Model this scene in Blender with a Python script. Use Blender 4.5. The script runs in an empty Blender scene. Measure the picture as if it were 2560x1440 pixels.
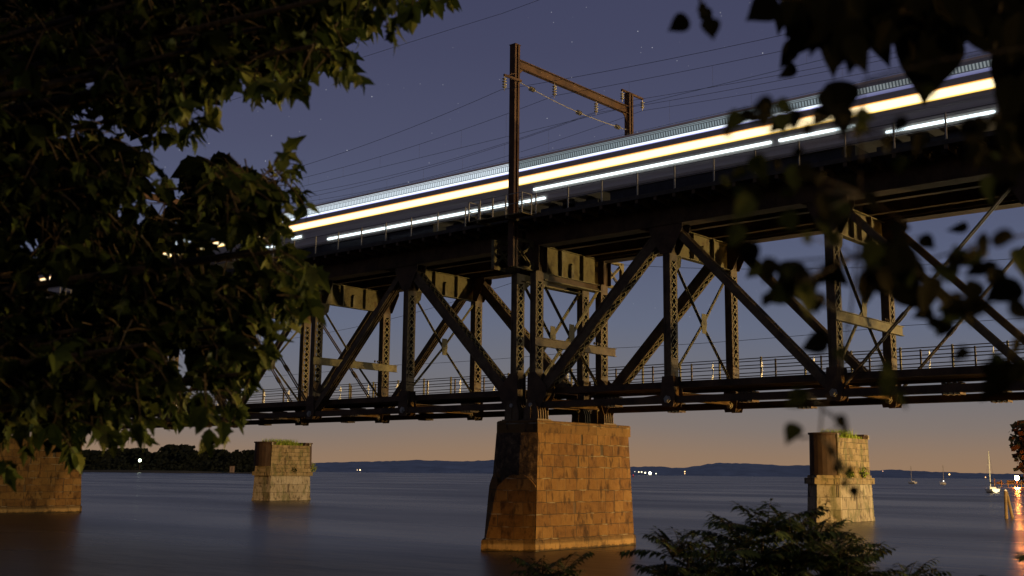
import bpy, math, random
from mathutils import Vector, Matrix
random.seed(11)
sc = bpy.context.scene
COL = sc.collection
V = Vector

# ------------------------------------------------------------------ camera
CAM = V((38.775, -46.057, 3.867))
YAW, PIT, ROL = 0.71354, 0.161757, 0.010388
FPX = 2832.01                                   # focal length in pixels of a 2560 wide picture
fw = V((-math.sin(YAW)*math.cos(PIT), math.cos(YAW)*math.cos(PIT), math.sin(PIT)))
_r = V((math.cos(YAW), math.sin(YAW), 0)); _u = _r.cross(fw)
rt = math.cos(ROL)*_r + math.sin(ROL)*_u
up = -math.sin(ROL)*_r + math.cos(ROL)*_u
cd = bpy.data.cameras.new('camera'); cam = bpy.data.objects.new('camera', cd); COL.objects.link(cam)
cam.matrix_world = Matrix(((rt.x, up.x, -fw.x, CAM.x), (rt.y, up.y, -fw.y, CAM.y), (rt.z, up.z, -fw.z, CAM.z), (0, 0, 0, 1)))
cd.sensor_width = 36; cd.lens = FPX*36/2560; cd.clip_start = 0.1; cd.clip_end = 40000
cd.dof.use_dof = True; cd.dof.focus_distance = 62; cd.dof.aperture_fstop = 3.6
sc.camera = cam
def ray(px, py): return fw + (px-1280)/FPX*rt - (py-720)/FPX*up
def at(px, py, d): return CAM + ray(px, py)*d          # d = depth along the view axis
def water_at(px, py):
    r = ray(px, py); return CAM + r*(-CAM.z/r.z)
def loc(right, fwd, z):                                 # ground-plane offsets from the camera stand point
    f = V((-math.sin(YAW), math.cos(YAW), 0)); r = V((math.cos(YAW), math.sin(YAW), 0))
    p = CAM + r*right + f*fwd; p.z = z; return p

# ------------------------------------------------------------------ render settings
sc.view_settings.view_transform = 'Standard'; sc.view_settings.look = 'None'
sc.view_settings.exposure = 0; sc.view_settings.gamma = 1
sc.render.engine = 'CYCLES'
sc.cycles.use_denoising = True
sc.cycles.max_bounces = 6; sc.cycles.sample_clamp_indirect = 4.0
sc.cycles.caustics_reflective = False; sc.cycles.caustics_refractive = False

# ------------------------------------------------------------------ materials
def mat(name):
    m = bpy.data.materials.new(name); m.use_nodes = True
    nt = m.node_tree; b = nt.nodes['Principled BSDF']
    return m, nt, b
def N(nt, t, **kw):
    n = nt.nodes.new(t)
    for k, v in kw.items():
        if k in n.inputs: n.inputs[k].default_value = v
        else: setattr(n, k, v)
    return n
def ramp(nt, stops, fac):
    r = nt.nodes.new('ShaderNodeValToRGB'); e = r.color_ramp.elements
    while len(e) > 1: e.remove(e[-1])
    e[0].position = stops[0][0]; e[0].color = (*stops[0][1], 1)
    for p, c in stops[1:]:
        x = e.new(p); x.color = (*c, 1)
    nt.links.new(fac, r.inputs['Fac']); return r
def noisy(name, stops, scale=2.0, rough=.8, bump=.3, detail=6, metal=0, spec=.3, stretch=(1, 1, 1), bdist=.05):
    m, nt, b = mat(name); L = nt.links.new
    tc = N(nt, 'ShaderNodeTexCoord'); mp = N(nt, 'ShaderNodeMapping'); mp.inputs['Scale'].default_value = stretch
    L(tc.outputs['Object'], mp.inputs['Vector'])
    n = N(nt, 'ShaderNodeTexNoise', Scale=scale, Detail=detail, Roughness=.65); L(mp.outputs[0], n.inputs['Vector'])
    r = ramp(nt, stops, n.outputs['Fac']); L(r.outputs[0], b.inputs['Base Color'])
    b.inputs['Roughness'].default_value = rough; b.inputs['Metallic'].default_value = metal
    b.inputs['Specular IOR Level'].default_value = spec
    if bump:
        bp = N(nt, 'ShaderNodeBump', Strength=bump, Distance=bdist); L(n.outputs['Fac'], bp.inputs['Height']); L(bp.outputs[0], b.inputs['Normal'])
    return m
def glow(name, col, s):
    m, nt, b = mat(name)
    b.inputs['Base Color'].default_value = (.1, .1, .1, 1)
    b.inputs['Emission Color'].default_value = (*col, 1); b.inputs['Emission Strength'].default_value = s
    return m

M = {}
M['steel'] = noisy('rusty_painted_steel', [(.30, (.036, .021, .010)), (.48, (.080, .052, .024)), (.60, (.110, .080, .038)), (.75, (.068, .032, .012))], 1.3, .72, .25, 8)
M['girder'] = noisy('olive_girder_paint', [(.32, (.050, .036, .015)), (.45, (.120, .098, .042)), (.56, (.150, .130, .056)), (.68, (.085, .048, .018))], 1.1, .75, .15, 10)
M['dark_steel'] = noisy('dark_bridge_steel', [(.35, (.032, .018, .009)), (.65, (.085, .050, .024))], 1.0, .8, .2)
M['portal'] = noisy('rusted_portal_steel', [(.3, (.040, .020, .011)), (.6, (.090, .048, .024)), (.8, (.055, .027, .013))], 1.2, .8, .2)
M['timber'] = noisy('deck_timber', [(.3, (.030, .026, .020)), (.7, (.075, .065, .050))], 2, .9, .3)
M['galv'] = noisy('galvanised_steel', [(.3, (.20, .20, .17)), (.7, (.36, .35, .28))], 3, .6, .1)
M['wire'] = noisy('cable_steel', [(.3, (.02, .02, .022)), (.7, (.05, .05, .055))], 3, .6, 0)
M['contact_wire'] = noisy('verdigris_wire', [(.3, (.07, .12, .11)), (.7, (.12, .18, .16))], 3, .6, 0)
M['ceramic'] = noisy('insulator_glaze', [(.3, (.26, .24, .15)), (.7, (.45, .42, .28))], 5, .25, 0, spec=.6)
M['white'] = noisy('white_paint', [(.3, (.78, .76, .68)), (.7, (.86, .84, .76))], 5, .5, 0)

def stone(name, palette, bw, bh, streak=.35, mossy=False, mortar=(.10, .075, .045), warp=.12, tide=None):
    m, nt, b = mat(name); L = nt.links.new
    tc = N(nt, 'ShaderNodeTexCoord'); sp = N(nt, 'ShaderNodeSeparateXYZ'); L(tc.outputs['Object'], sp.inputs[0])
    add = N(nt, 'ShaderNodeMath', operation='ADD'); L(sp.outputs['X'], add.inputs[0]); L(sp.outputs['Y'], add.inputs[1])
    cb = N(nt, 'ShaderNodeCombineXYZ'); L(add.outputs[0], cb.inputs['X']); L(sp.outputs['Z'], cb.inputs['Y'])
    wn = N(nt, 'ShaderNodeTexNoise', Scale=1.1, Detail=2); L(tc.outputs['Object'], wn.inputs['Vector'])
    # the stones are of unequal length: shift the joints along the course, course by course
    fl = N(nt, 'ShaderNodeMath', operation='DIVIDE'); L(sp.outputs['Z'], fl.inputs[0]); fl.inputs[1].default_value = bh
    ff = N(nt, 'ShaderNodeMath', operation='FLOOR'); L(fl.outputs[0], ff.inputs[0])
    c2 = N(nt, 'ShaderNodeCombineXYZ'); L(add.outputs[0], c2.inputs['X']); L(ff.outputs[0], c2.inputs['Y'])
    jn = N(nt, 'ShaderNodeTexNoise', Scale=.9, Detail=1); L(c2.outputs[0], jn.inputs['Vector'])
    js = N(nt, 'ShaderNodeMath', operation='MULTIPLY_ADD'); L(jn.outputs['Fac'], js.inputs[0]); js.inputs[1].default_value = 1.6; js.inputs[2].default_value = -.8
    ws = N(nt, 'ShaderNodeMath', operation='MULTIPLY_ADD'); L(wn.outputs['Fac'], ws.inputs[0]); ws.inputs[1].default_value = warp; ws.inputs[2].default_value = -warp/2
    wc = N(nt, 'ShaderNodeCombineXYZ'); L(js.outputs[0], wc.inputs['X']); L(ws.outputs[0], wc.inputs['Y'])
    va = N(nt, 'ShaderNodeVectorMath', operation='ADD'); L(cb.outputs[0], va.inputs[0]); L(wc.outputs[0], va.inputs[1])
    br = N(nt, 'ShaderNodeTexBrick', Scale=1.0); L(va.outputs[0], br.inputs['Vector'])
    br.inputs['Brick Width'].default_value = bw; br.inputs['Row Height'].default_value = bh
    br.inputs['Mortar Size'].default_value = .018; br.inputs['Mortar Smooth'].default_value = .5; br.inputs['Bias'].default_value = 0
    br.offset = .43; br.squash = .72; br.squash_frequency = 3
    br.inputs['Color1'].default_value = (.0, .0, .0, 1); br.inputs['Color2'].default_value = (1, 1, 1, 1); br.inputs['Mortar'].default_value = (.5, .5, .5, 1)
    n1 = N(nt, 'ShaderNodeTexNoise', Scale=2.1, Detail=10, Roughness=.78); L(tc.outputs['Object'], n1.inputs['Vector'])
    mx = N(nt, 'ShaderNodeMath', operation='MULTIPLY_ADD'); L(br.outputs['Color'], mx.inputs[0]); mx.inputs[1].default_value = .42
    L(n1.outputs['Fac'], mx.inputs[2])
    mr = N(nt, 'ShaderNodeMapRange'); L(mx.outputs[0], mr.inputs['Value']); mr.inputs['From Min'].default_value = .30; mr.inputs['From Max'].default_value = 1.0
    r = ramp(nt, palette, mr.outputs[0])
    # dark rough vertical bruises on the quarry faces
    mp = N(nt, 'ShaderNodeMapping'); mp.inputs['Scale'].default_value = (1.9, 1.9, .95); L(tc.outputs['Object'], mp.inputs['Vector'])
    n2 = N(nt, 'ShaderNodeTexNoise', Scale=1.5, Detail=4); L(mp.outputs[0], n2.inputs['Vector'])
    dk = ramp(nt, [(.33, (.30, .27, .25)), (.46, (1, 1, 1))], n2.outputs['Fac'])
    mu = N(nt, 'ShaderNodeMixRGB', blend_type='MULTIPLY'); mu.inputs[0].default_value = .9; L(r.outputs[0], mu.inputs[1]); L(dk.outputs[0], mu.inputs[2])
    # mortar darkening
    mo = N(nt, 'ShaderNodeMixRGB'); L(br.outputs['Fac'], mo.inputs[0]); L(mu.outputs[0], mo.inputs[1]); mo.inputs[2].default_value = (*mortar, 1)
    # lime bloom running from the joints
    mp2 = N(nt, 'ShaderNodeMapping'); mp2.inputs['Scale'].default_value = (1.9, 1.9, .5); mp2.inputs['Location'].default_value = (3, 1, 7); L(tc.outputs['Object'], mp2.inputs['Vector'])
    n3 = N(nt, 'ShaderNodeTexNoise', Scale=1.3, Detail=8, Roughness=.75); L(mp2.outputs[0], n3.inputs['Vector'])
    lm = ramp(nt, [(.63, (0, 0, 0)), (.72, (1, 1, 1))], n3.outputs['Fac'])
    lf = N(nt, 'ShaderNodeMath', operation='MULTIPLY'); L(lm.outputs[0], lf.inputs[0]); lf.inputs[1].default_value = streak
    # lime along the bed joints, broken up
    fr = N(nt, 'ShaderNodeMath', operation='FRACT'); dv = N(nt, 'ShaderNodeMath', operation='DIVIDE'); sz = N(nt, 'ShaderNodeSeparateXYZ'); L(va.outputs[0], sz.inputs[0])
    L(sz.outputs['Y'], dv.inputs[0]); dv.inputs[1].default_value = bh; L(dv.outputs[0], fr.inputs[0])
    jr = ramp(nt, [(0, (1, 1, 1)), (.05, (.0, .0, .0)), (.93, (0, 0, 0)), (1, (1, 1, 1))], fr.outputs[0])
    n4 = N(nt, 'ShaderNodeTexNoise', Scale=1.0, Detail=4); L(cb.outputs[0], n4.inputs['Vector'])
    j4 = ramp(nt, [(.52, (0, 0, 0)), (.62, (1, 1, 1))], n4.outputs['Fac'])
    jm = N(nt, 'ShaderNodeMath', operation='MULTIPLY'); L(jr.outputs[0], jm.inputs[0]); L(j4.outputs[0], jm.inputs[1])
    j5 = N(nt, 'ShaderNodeMath', operation='MULTIPLY'); L(jm.outputs[0], j5.inputs[0]); j5.inputs[1].default_value = .75
    fm = N(nt, 'ShaderNodeMath', operation='MAXIMUM'); L(lf.outputs[0], fm.inputs[0]); L(j5.outputs[0], fm.inputs[1])
    li = N(nt, 'ShaderNodeMixRGB'); L(fm.outputs[0], li.inputs[0]); L(mo.outputs[0], li.inputs[1]); li.inputs[2].default_value = (.62, .58, .42, 1)
    last = li
    if mossy:
        n5 = N(nt, 'ShaderNodeTexNoise', Scale=.8, Detail=6); L(mp.outputs[0], n5.inputs['Vector'])
        gm = ramp(nt, [(.50, (0, 0, 0)), (.62, (1, 1, 1))], n5.outputs['Fac'])
        g2 = N(nt, 'ShaderNodeMath', operation='MULTIPLY'); L(gm.outputs[0], g2.inputs[0]); g2.inputs[1].default_value = .55
        gr = N(nt, 'ShaderNodeMixRGB'); L(g2.outputs[0], gr.inputs[0]); L(li.outputs[0], gr.inputs[1]); gr.inputs[2].default_value = (.10, .12, .03, 1); last = gr
    # wet, weed-dark band at the water line
    wz = N(nt, 'ShaderNodeMapRange'); L(sp.outputs['Z'], wz.inputs['Value']); wz.inputs['From Min'].default_value = .02; wz.inputs['From Max'].default_value = .16; 
    wm = N(nt, 'ShaderNodeMixRGB', blend_type='MULTIPLY'); wm.inputs[0].default_value = 1; L(last.outputs[0], wm.inputs[1])
    wr = ramp(nt, tide or [(0, (.25, .27, .20)), (1, (1, 1, 1))], wz.outputs[0])
    if tide:
        wz.inputs['From Min'].default_value = 0; wz.inputs['From Max'].default_value = .6
        tn = N(nt, 'ShaderNodeMath', operation='MULTIPLY_ADD'); L(n1.outputs['Fac'], tn.inputs[0]); tn.inputs[1].default_value = .35; tn.inputs[2].default_value = -.17
        tz = N(nt, 'ShaderNodeMath', operation='ADD'); L(tn.outputs[0], tz.inputs[0]); L(sp.outputs['Z'], tz.inputs[1]); L(tz.outputs[0], wz.inputs['Value']); L(wr.outputs[0], wm.inputs[2])
    L(wm.outputs[0], b.inputs['Base Color']); b.inputs['Roughness'].default_value = .9; b.inputs['Specular IOR Level'].default_value = .2
    hs = N(nt, 'ShaderNodeMath', operation='MULTIPLY_ADD'); L(br.outputs['Fac'], hs.inputs[0]); hs.inputs[1].default_value = -1.2; L(n1.outputs['Fac'], hs.inputs[2])
    bp = N(nt, 'ShaderNodeBump', Strength=.8, Distance=.09); L(hs.outputs[0], bp.inputs['Height']); L(bp.outputs[0], b.inputs['Normal'])
    return m
M['brownstone'] = stone('brown_sandstone', [(0, (.095, .046, .014)), (.35, (.185, .092, .024)), (.62, (.240, .125, .032)), (1, (.30, .175, .055))], .95, .6, .36)
M['capstone'] = stone('cap_sandstone', [(0, (.12, .066, .020)), (.4, (.20, .112, .032)), (1, (.27, .160, .052))], 2.9, .8, .12, warp=.02)
M['basestone'] = stone('weathered_base_stone', [(0, (.10, .07, .034)), (.4, (.19, .12, .046)), (1, (.29, .20, .09))], 1.9, .62, .25, warp=.03, tide=[(0, (.22, .22, .16)), (.13, (.30, .29, .22)), (.2, (1, .95, .85)), (.5, (1, 1, 1)), (.72, (.42, .40, .36)), (1, (.55, .5, .45))])
M['roughstone'] = noisy('dark_quarry_faced_stone', [(.32, (.022, .014, .008)), (.5, (.055, .035, .018)), (.62, (.12, .08, .04)), (.72, (.26, .17, .09))], 2.4, .95, .9, 7, bdist=.2)
M['oldstone'] = stone('old_pier_granite', [(0, (.20, .135, .060)), (.4, (.34, .25, .12)), (1, (.50, .39, .21))], 1.1, .52, .25, True, (.08, .065, .04))
M['oldbase'] = stone('old_pier_base_granite', [(0, (.29, .23, .145)), (.5, (.46, .39, .27)), (1, (.60, .53, .39))], 1.4, 1.05, .15, True, (.12, .09, .06))
M['oldshell'] = noisy('rusted_iron_pier_shell', [(.3, (.025, .015, .009)), (.6, (.055, .033, .018)), (.8, (.095, .058, .03))], 1.2, .85, .4, stretch=(1, 1, .4))

def leafmat(name, col, tr=.25, rough=.7, spec=.12):
    m, nt, b = mat(name); L = nt.links.new
    tc = N(nt, 'ShaderNodeTexCoord'); n = N(nt, 'ShaderNodeTexNoise', Scale=6.0, Detail=3); L(tc.outputs['Object'], n.inputs['Vector'])
    c1 = tuple(c*.55 for c in col); c2 = tuple(min(1, c*1.35) for c in col)
    r = ramp(nt, [(.35, c1), (.65, c2)], n.outputs['Fac']); L(r.outputs[0], b.inputs['Base Color'])
    b.inputs['Roughness'].default_value = rough; b.inputs['Specular IOR Level'].default_value = spec
    t = N(nt, 'ShaderNodeBsdfTranslucent'); L(r.outputs[0], t.inputs['Color'])
    mx = N(nt, 'ShaderNodeMixShader'); mx.inputs[0].default_value = tr
    L(b.outputs[0], mx.inputs[1]); L(t.outputs[0], mx.inputs[2]); L(mx.outputs[0], nt.nodes['Material Output'].inputs['Surface'])
    return m
M['leaf_a'] = leafmat('inner_shade_leaf', (.0035, .0065, .0022), .1, .9, .03); M['leaf_b'] = leafmat('green_leaf', (.018, .030, .008), .2, .8, .06); M['leaf_c'] = leafmat('yellow_green_leaf', (.050, .066, .017))
M['leaf_n'] = leafmat('shaded_leaf', (.006, .0065, .0035), .05, .95, .03); M['leaf_n2'] = leafmat('shaded_green_leaf', (.022, .030, .010), .2, .9, .04)
M['leaf_s'] = leafmat('sumac_leaf', (.024, .042, .016), .15); M['leaf_s2'] = leafmat('sumac_leaf_light', (.045, .072, .026), .15); M['leaf_s3'] = leafmat('sumac_leaf_brown', (.034, .036, .012), .1)
M['far_leaf'] = leafmat('far_tree_foliage', (.012, .017, .013), .05, .9); M['far_leaf2'] = leafmat('far_tree_foliage_light', (.020, .027, .019), .05, .9)
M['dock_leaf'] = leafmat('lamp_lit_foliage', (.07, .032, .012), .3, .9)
M['grass'] = leafmat('pier_grass', (.24, .33, .04), .3, .8); M['grass2'] = leafmat('pier_grass_dry', (.36, .38, .08), .3, .8)
M['bark'] = noisy('bark', [(.3, (.006, .005, .0035)), (.7, (.018, .013, .009))], 9, .95, .6, stretch=(1, 1, .25))
M['soil'] = noisy('bank_soil', [(.3, (.02, .018, .010)), (.7, (.05, .05, .022))], 2, .95, .6)
M['hull'] = noisy('boat_gelcoat', [(.3, (.70, .68, .55)), (.7, (.8, .78, .66))], 3, .35, 0, spec=.5)
M['sailcover'] = noisy('sail_cover_cloth', [(.3, (.10, .12, .14)), (.7, (.2, .2, .2))], 3, .9, .1)
M['mast'] = noisy('spar_alloy', [(.3, (.55, .5, .36)), (.7, (.7, .64, .46))], 3, .4, 0)
M['pile'] = noisy('timber_pile', [(.3, (.12, .085, .045)), (.7, (.26, .18, .09))], 3, .9, .5, stretch=(1, 1, .3))
M['dock'] = noisy('weathered_dock_timber', [(.3, (.08, .05, .025)), (.7, (.16, .11, .05))], .8, .9, .3)
M['hut'] = noisy('pale_render', [(.3, (.22, .16, .12)), (.7, (.32, .25, .18))], 1, .9, .1)

# ------------------------------------------------------------------ mesh builder
class MB:
    def __init__(s): s.v = []; s.f = []; s.mi = []
    def add(s, vs, fs, mi=0):
        o = len(s.v); s.v += [tuple(p) for p in vs]
        for f in fs: s.f.append(tuple(o+i for i in f)); s.mi.append(mi)
        return s
    def box(s, x0, x1, y0, y1, z0, z1, mi=0):
        vs = [(x, y, z) for z in (z0, z1) for y in (y0, y1) for x in (x0, x1)]
        return s.add(vs, [(0, 2, 3, 1), (4, 5, 7, 6), (0, 1, 5, 4), (2, 6, 7, 3), (0, 4, 6, 2), (1, 3, 7, 5)], mi)
    def bar(s, p, q, a, wa, wb, mi=0):           # bar from p to q; wa = width along a, wb = width across both
        p, q = V(p), V(q); d = (q-p).normalized(); a = V(a); a = (a - d*a.dot(d)).normalized(); b = d.cross(a)
        vs = []
        for e in (p, q):
            for i, j in ((-1, -1), (1, -1), (1, 1), (-1, 1)): vs.append(e + a*(i*wa/2) + b*(j*wb/2))
        return s.add(vs, [(3, 2, 1, 0), (4, 5, 6, 7), (0, 1, 5, 4), (1, 2, 6, 5), (2, 3, 7, 6), (3, 0, 4, 7)], mi)
    def tube(s, pts, r, n=6, mi=0, cap=True):
        pts = [V(p) for p in pts]; rs = r if isinstance(r, (list, tuple)) else [r]*len(pts)
        o = len(s.v); prev = None
        for i, p in enumerate(pts):
            d = (pts[min(i+1, len(pts)-1)] - pts[max(i-1, 0)]).normalized()
            a = d.orthogonal().normalized() if prev is None else (prev - d*prev.dot(d)).normalized()
            prev = a; b = d.cross(a)
            for k in range(n):
                t = 2*math.pi*k/n; s.v.append(tuple(p + (a*math.cos(t) + b*math.sin(t))*rs[i]))
        for i in range(len(pts)-1):
            for k in range(n):
                s.f.append((o+i*n+k, o+i*n+(k+1) % n, o+(i+1)*n+(k+1) % n, o+(i+1)*n+k)); s.mi.append(mi)
        if cap:
            s.f.append(tuple(o+k for k in reversed(range(n)))); s.mi.append(mi)
            s.f.append(tuple(o+(len(pts)-1)*n+k for k in range(n))); s.mi.append(mi)
        return s
    def prism(s, poly, ax, t0, t1, mi=0):        # poly in the two other axes, extruded along axis ax (0,1,2)
        def mk(p, t): c = list(p); c.insert(ax, t); return c
        n = len(poly); vs = [mk(p, t0) for p in poly] + [mk(p, t1) for p in poly]
        fs = [tuple(reversed(range(n))), tuple(range(n, 2*n))] + [(i, (i+1) % n, n+(i+1) % n, n+i) for i in range(n)]
        return s.add(vs, fs, mi)
    def loft(s, rings, mi=0, cap=True):
        n = len(rings[0]); o = len(s.v)
        for r in rings: s.v += [tuple(p) for p in r]
        for j in range(len(rings)-1):
            for i in range(n):
                s.f.append((o+j*n+i, o+j*n+(i+1) % n, o+(j+1)*n+(i+1) % n, o+(j+1)*n+i)); s.mi.append(mi)
        if cap:
            s.f.append(tuple(o+i for i in reversed(range(n)))); s.mi.append(mi)
            s.f.append(tuple(o+(len(rings)-1)*n+i for i in range(n))); s.mi.append(mi)
        return s
    def sphere(s, c, r, n=8, m=5, mi=0, sq=(1, 1, 1)):
        rings = []
        for j in range(m+1):
            th = math.pi*j/m; th = min(max(th, .05), math.pi-.05)
            rings.append([(c[0]+sq[0]*r*math.sin(th)*math.cos(2*math.pi*i/n), c[1]+sq[1]*r*math.sin(th)*math.sin(2*math.pi*i/n), c[2]-sq[2]*r*math.cos(th)) for i in range(n)])
        return s.loft(rings, mi)
    def build(s, name, m, parent=None, smooth=False):
        me = bpy.data.meshes.new(name); me.from_pydata(s.v, [], s.f)
        for x in (m if isinstance(m, (list, tuple)) else [m]): me.materials.append(x)
        me.polygons.foreach_set('material_index', s.mi)
        if smooth: me.polygons.foreach_set('use_smooth', [True]*len(s.f))
        me.update()
        o = bpy.data.objects.new(name, me); COL.objects.link(o)
        if parent: o.parent = parent
        return o
def tag(o, label, cat, group=None, kind=None):
    if label: o['label'] = label
    if cat: o['category'] = cat
    if group: o['group'] = group
    if kind: o['kind'] = kind
    return o
def thing(name, label, cat, l=(0, 0, 0), group=None):
    o = bpy.data.objects.new(name, None); COL.objects.link(o); o.location = l; o.empty_display_size = .1
    return tag(o, label, cat, group)
def copy_tree(o, parent=None):
    c = o.copy(); COL.objects.link(c)
    if parent: c.parent = parent
    for ch in list(o.children): copy_tree(ch, c)
    return c
def share(o, parent, l):                          # another copy of one part
    c = o.copy(); COL.objects.link(c); c.parent = parent; c.location = l; return c

# ------------------------------------------------------------------ sky
w = bpy.data.worlds.new('World'); sc.world = w; w.use_nodes = True
nt = w.node_tree; L = nt.links.new; bg = nt.nodes['Background']
tc = N(nt, 'ShaderNodeTexCoord'); sp = N(nt, 'ShaderNodeSeparateXYZ'); L(tc.outputs['Generated'], sp.inputs[0])
hn = N(nt, 'ShaderNodeTexNoise', Scale=3.0, Detail=2); L(tc.outputs['Generated'], hn.inputs['Vector'])
hz = N(nt, 'ShaderNodeMath', operation='MULTIPLY_ADD'); L(hn.outputs['Fac'], hz.inputs[0]); hz.inputs[1].default_value = .035; hz.inputs[2].default_value = -.0175
zz = N(nt, 'ShaderNodeMath', operation='ADD'); L(sp.outputs['Z'], zz.inputs[0]); L(hz.outputs[0], zz.inputs[1])
rs = ramp(nt, [(0, (.285, .172, .098)), (.020, (.252, .168, .112)), (.042, (.196, .158, .138)), (.075, (.150, .146, .158)), (.13, (.112, .128, .184)),
               (.20, (.082, .096, .160)), (.28, (.066, .072, .128)), (.36, (.053, .057, .108)), (.45, (.044, .048, .096)), (1, (.016, .018, .042))], zz.outputs[0])
# a few stars
vo = N(nt, 'ShaderNodeTexVoronoi', Scale=130.0); vo.feature = 'F1'; L(tc.outputs['Generated'], vo.inputs['Vector'])
vs = N(nt, 'ShaderNodeMapRange'); L(vo.outputs['Distance'], vs.inputs['Value']); vs.inputs['From Min'].default_value = .07; vs.inputs['From Max'].default_value = .03
sc_ = N(nt, 'ShaderNodeSeparateColor'); L(vo.outputs['Color'], sc_.inputs[0])
pw = N(nt, 'ShaderNodeMath', operation='POWER'); L(sc_.outputs[0], pw.inputs[0]); pw.inputs[1].default_value = 3
st = N(nt, 'ShaderNodeMath', operation='MULTIPLY'); L(vs.outputs[0], st.inputs[0]); L(pw.outputs[0], st.inputs[1])
st2 = N(nt, 'ShaderNodeMath', operation='MULTIPLY'); sf = N(nt, 'ShaderNodeMapRange'); L(sp.outputs['Z'], sf.inputs['Value']); sf.inputs['From Min'].default_value = .10; sf.inputs['From Max'].default_value = .24
st3 = N(nt, 'ShaderNodeMath', operation='MULTIPLY'); L(st.outputs[0], st3.inputs[0]); L(sf.outputs[0], st3.inputs[1]); L(st3.outputs[0], st2.inputs[0]); st2.inputs[1].default_value = .40
ad = N(nt, 'ShaderNodeMixRGB', blend_type='ADD'); ad.inputs[0].default_value = 1; L(rs.outputs[0], ad.inputs[1]); L(st2.outputs[0], ad.inputs[2])
L(ad.outputs[0], bg.inputs['Color']); bg.inputs['Strength'].default_value = 1.12

# ------------------------------------------------------------------ lamps
def lamp(name, typ, l, col, e, **kw):
    d = bpy.data.lights.new(name, typ); d.color = col; d.energy = e
    for k, v in kw.items(): setattr(d, k, v)
    o = bpy.data.objects.new(name, d); COL.objects.link(o); o.location = l; return o
lamp('shore_lamp', 'POINT', (76, 4.5, 3.6), (1, .53, .125), 240000, shadow_soft_size=1.2)
lamp('shore_lamp', 'POINT', (60, 51, 5.0), (1, .68, .27), 190000, shadow_soft_size=1.5)
s = lamp('street_fill', 'SUN', (0, 0, 60), (1, .62, .28), 1.45, angle=math.radians(2))  # no sun at night: directional light added in place of street lamps
s.rotation_euler = V((1, .14, .30)).to_track_quat('Z', 'Y').to_euler()

# ------------------------------------------------------------------ water, hills, island, bank
m, nt, b = mat('river_water'); L = nt.links.new
tc = N(nt, 'ShaderNodeTexCoord'); mp = N(nt, 'ShaderNodeMapping'); mp.inputs['Rotation'].default_value = (0, 0, -YAW); mp.inputs['Scale'].default_value = (.35, 1, 1)
L(tc.outputs['Object'], mp.inputs['Vector'])
n1 = N(nt, 'ShaderNodeTexNoise', Scale=.55, Detail=4, Roughness=.55); L(mp.outputs[0], n1.inputs['Vector'])
n2 = N(nt, 'ShaderNodeTexNoise', Scale=.035, Detail=3); L(mp.outputs[0], n2.inputs['Vector'])
bp = N(nt, 'ShaderNodeBump', Strength=.22, Distance=.25); L(n1.outputs['Fac'], bp.inputs['Height']); L(bp.outputs[0], b.inputs['Normal'])
rr = N(nt, 'ShaderNodeMapRange'); L(n2.outputs['Fac'], rr.inputs['Value']); rr.inputs['From Min'].default_value = .35; rr.inputs['From Max'].default_value = .65; rr.inputs['To Min'].default_value = .22; rr.inputs['To Max'].default_value = .34
L(rr.outputs[0], b.inputs['Roughness'])
b.inputs['Base Color'].default_value = (.012, .014, .019, 1); b.inputs['IOR'].default_value = 1.33; b.inputs['Specular IOR Level'].default_value = .30
M['water'] = m
g = MB(); R = 16000
g.add([(R*math.cos(2*math.pi*i/64), R*math.sin(2*math.pi*i/64), 0) for i in range(64)], [tuple(range(64))])
tag(g.build('water', M['water']), None, None, kind='structure')

def painted_haze_mat(name, col, em):  # em is a faint self-glow that paints night haze over distant land
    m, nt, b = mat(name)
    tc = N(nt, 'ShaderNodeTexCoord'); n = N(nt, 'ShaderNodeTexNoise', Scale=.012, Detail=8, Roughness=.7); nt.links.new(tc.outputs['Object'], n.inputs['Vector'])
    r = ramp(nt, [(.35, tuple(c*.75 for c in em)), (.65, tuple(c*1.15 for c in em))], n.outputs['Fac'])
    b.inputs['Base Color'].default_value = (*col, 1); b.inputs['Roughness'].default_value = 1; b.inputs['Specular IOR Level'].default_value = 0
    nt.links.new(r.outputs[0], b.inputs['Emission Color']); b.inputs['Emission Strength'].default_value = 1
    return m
M['hills'] = painted_haze_mat('wooded_hills_painted_haze', (.010, .012, .016), (.023, .028, .050))
M['island'] = painted_haze_mat('island_bank', (.03, .027, .02), (.006, .006, .006))
prof = [(-300, 1172), (300, 1168), (640, 1163), (760, 1158), (800, 1157), (860, 1155), (930, 1154), (975, 1152), (1040, 1150), (1090, 1151), (1150, 1153), (1240, 1150), (1330, 1155), (1430, 1163), (1530, 1168),
        (1575, 1167), (1640, 1166), (1700, 1170), (1740, 1165), (1770, 1160), (1800, 1157), (1840, 1158), (1900, 1160), (1960, 1164), (2020, 1163), (2060, 1166), (2120, 1172), (2190, 1176), (2240, 1174), (2280, 1177), (2350, 1180), (2420, 1182), (2500, 1184), (2700, 1187), (3100, 1192)]
g = MB(); rows = []
rng = random.Random(4)
pp = []
for (x0, y0), (x1, y1) in zip(prof, prof[1:]):
    k = max(1, int((x1-x0)/9))
    for i in range(k):
        t = i/k; pp.append((x0+(x1-x0)*t, y0+(y1-y0)*(3*t*t-2*t**3)+rng.uniform(-.9, .9)))
for k, (D, h) in enumerate(((4300, 0), (4500, .35), (4800, .75), (5200, 1.0), (6200, .8), (7000, -.02))):
    row = []
    for px, py in pp:
        r = ray(px, py); q = CAM + r*5200; hz = max(q.z, 5)
        h0 = V((r.x, r.y, 0)).normalized(); e = CAM + h0*D*V((r.x, r.y, 0)).length
        row.append((e.x, e.y, hz*h - (3 if k in (0, 5) else 0)))
    rows.append(row)
n = len(pp)
for rw in rows: g.v += rw
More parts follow.
